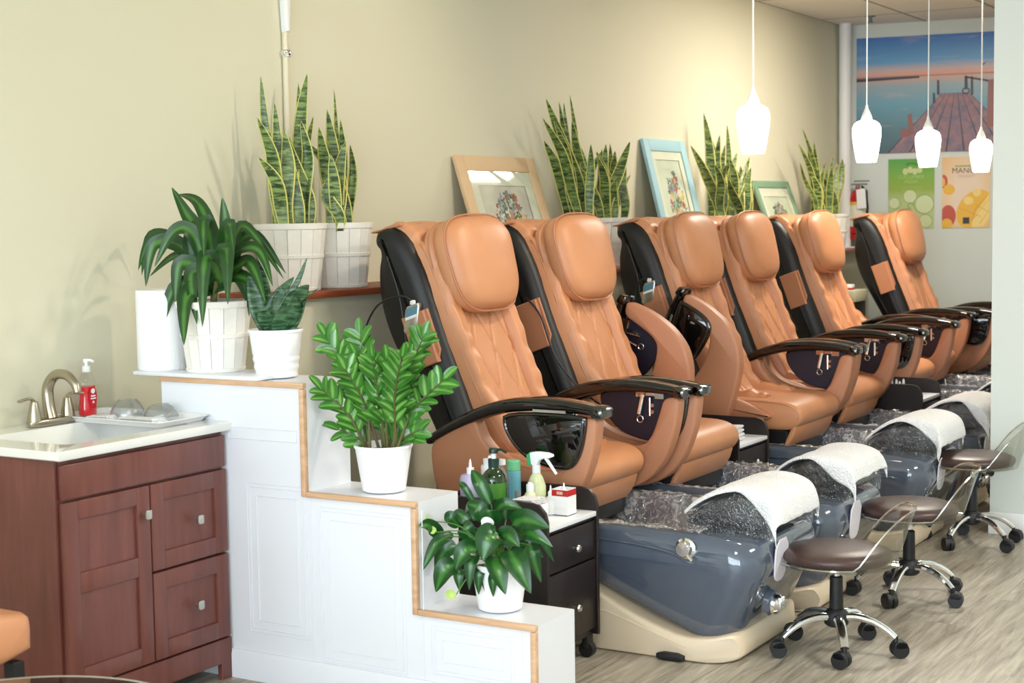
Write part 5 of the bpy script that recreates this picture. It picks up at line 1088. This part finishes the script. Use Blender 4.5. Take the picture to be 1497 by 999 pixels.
G().tube([(.392 * cos(i * pi / 48), .392 * sin(i * pi / 48), .447) for i in range(97)], .006, 8, cap=False).build('rim', M['chrome'], t)
G().lathe([(.38, .440), (.392, .443), (.394, .447), (.392, .451), (.38, .453)], n=72).build('glass_top', mat('table_glass', s2l(60, 60, 66), .03, Transmission_Weight=.85, IOR=1.45), t)
for k in range(3): a = k * 2.1 + .4; G().tube([(.25 * cos(a), .25 * sin(a), .44), (.2 * cos(a), .2 * sin(a), .2), (.27 * cos(a), .27 * sin(a), .01)], .012, 10).build('leg', M['chrome'], t)
# plastic bag behind the first chair
g = G(); 
def bag(u, v): a = 2 * pi * u; e = sin(pi * min(.999, v + .0)) ** .6; r_ = .085 * e * (1 + .35 * noise.noise(Vector((cos(a) * 2, sin(a) * 2, v * 4)))); return (r_ * cos(a), r_ * sin(a), .30 * v)
g.grid(bag, 26, 14, False, closeu=True); tag(g.build('plastic_bag', M['film'], None, loc=(4.52, .62, .0)), 'crumpled clear plastic bag on the floor between low wall and nearest chair', 'bag')

DAY = 36; EXPO = .17
SPOTS = [((5.3, 2.4, 2.84), (4.2, .1, 1.5), 90, 105), ((7.3, 2.4, 2.84), (7.0, .1, 1.7), 80, 95), ((9.3, 2.4, 2.84), (9.0, .1, 1.7), 76, 95)]
PANELS = [(1.5, 3.2, 1.1, .5, 40, (1, .97, .92), 'white ceiling light panel nearest the storefront'), (5.0, 4.6, 1.1, .5, 80, (1, .95, .88), 'white ceiling light panel above the open floor'), (9.2, 1.4, 1.1, .5, 65, (1, .92, .8), 'white ceiling light panel above the farthest chairs')]

# ------------------------------------------------------------------ light
def alight(name, loc, rot, sx, sy, power, col):
    l = bpy.data.lights.new(name, 'AREA'); l.shape = 'RECTANGLE'; l.size = sx; l.size_y = sy; l.energy = power; l.color = col
    o = bpy.data.objects.new(name, l); link(o); o.location = loc; o.rotation_euler = rot; return o
def ceiling_panel(x, y, sx, sy, power, col, label):
    o = G().box((-sx / 2, -sy / 2, 0), (sx / 2, sy / 2, .012), .003).build('ceiling_light', M['whitelamp'], None, loc=(x, y, 2.888)); tag(o, label, 'ceiling light')
    alight('panel_light', (x, y, 2.875), (0, 0, 0), sx * .9, sy * .9, power, col)
# daylight through the storefront behind the camera
for k, (y0, y1) in enumerate(((.56, 1.95), (2.01, 3.5), (3.56, 5.05), (5.11, 6.55))):
    for z0, z1 in ((.4, 1.9), (1.95, 2.65)):
        alight('window_daylight', (-3.2, (y0 + y1) / 2, (z0 + z1) / 2), (0, -pi / 2, 0), z1 - z0, y1 - y0, DAY * (z1 - z0) * (y1 - y0), (.80, .89, 1.0))
def spot(loc, to, power, col, size=70, r=.09, blend=.6):
    l = bpy.data.lights.new('track_spot', 'SPOT'); l.energy = power; l.color = col; l.spot_size = radians(size); l.spot_blend = blend; l.shadow_soft_size = r
    o = bpy.data.objects.new('track_spot', l); link(o); o.location = loc; o.rotation_euler = (Vector(to) - Vector(loc)).to_track_quat('-Z', 'Y').to_euler(); return o
WARM = (1.0, .87, .66)
wh = ('nearest the stepped divider', 'over the middle chairs', 'over the farthest chairs')
for k, (loc, to, pw, sz) in enumerate(SPOTS):
    spot(loc, to, pw, WARM, sz)
    f = G().lathe([(.045, .012), (.05, .02), (.05, .05), (.06, .052), (.06, .06)], n=28, cap=False).lathe([(.001, .03), (.045, .03)], n=28, cap=False).build('ceiling_spotlight', M['whitelamp'], None, loc=(loc[0], loc[1], 2.84)); tag(f, 'small white ceiling spotlight ' + wh[k], 'ceiling light')
f = G().lathe([(.035, .03), (.035, .025), (.012, .02), (.012, -.01), (.02, -.012), (.02, -.016)], n=20).build('sprinkler_head', M['grey'], None, loc=(11.0, .37, 2.87)); tag(f, 'small dark sprinkler head in the ceiling near the sunset poster', 'sprinkler')
for a in PANELS: ceiling_panel(*a)
w = bpy.data.worlds.new('room'); SC.world = w; w.use_nodes = True; w.node_tree.nodes['Background'].inputs[0].default_value = (.75, .85, 1, 1); w.node_tree.nodes['Background'].inputs[1].default_value = .5
# ------------------------------------------------------------------ camera
F_, YAW, PITCH, ROLL = 2265.3, radians(31.06), radians(4.59), radians(.876)
cd = bpy.data.cameras.new('camera'); cam = bpy.data.objects.new('camera', cd); link(cam); SC.camera = cam
fw = Vector((cos(YAW) * cos(PITCH), -sin(YAW) * cos(PITCH), -sin(PITCH))); r0 = Vector((sin(YAW), cos(YAW), 0)) 
# image right is +y side of the room
r0 = Vector((sin(YAW), cos(YAW), 0)); d0 = fw.cross(r0)
if d0.z > 0: d0 = -d0
ri = cos(ROLL) * r0 + sin(ROLL) * d0; dn = -sin(ROLL) * r0 + cos(ROLL) * d0

# ------------------------------------------------------------------ the set was measured with y growing away from the long wall; turn it to Blender's right-handed axes
for me in {o.data for o in COL.objects if o.type == 'MESH'}:
    me.transform(Matrix.Diagonal((1, -1, 1, 1))); me.flip_normals()
for o in COL.objects:
    if o.type == 'CAMERA': continue
    o.location.y *= -1
    if o.type != 'FONT': e = o.rotation_euler; o.rotation_euler = (-e.x, e.y, -e.z)
fl_ = lambda v: Vector((v.x, -v.y, v.z))
R3 = Matrix((fl_(ri), -fl_(dn), -fl_(fw))).transposed()
cam.matrix_world = Matrix.Translation((0, -3.95, 1.5)) @ R3.to_4x4()
cd.sensor_width = 36; cd.lens = F_ * 36 / 1497; cd.dof.use_dof = True; cd.dof.focus_distance = 5.9; cd.dof.aperture_fstop = 4.5; cd.clip_start = .05; cd.clip_end = 60
V_ = SC.view_settings; V_.view_transform = 'Standard'; V_.look = 'None'; V_.gamma = 1; V_.use_curve_mapping = False; V_.exposure = EXPO
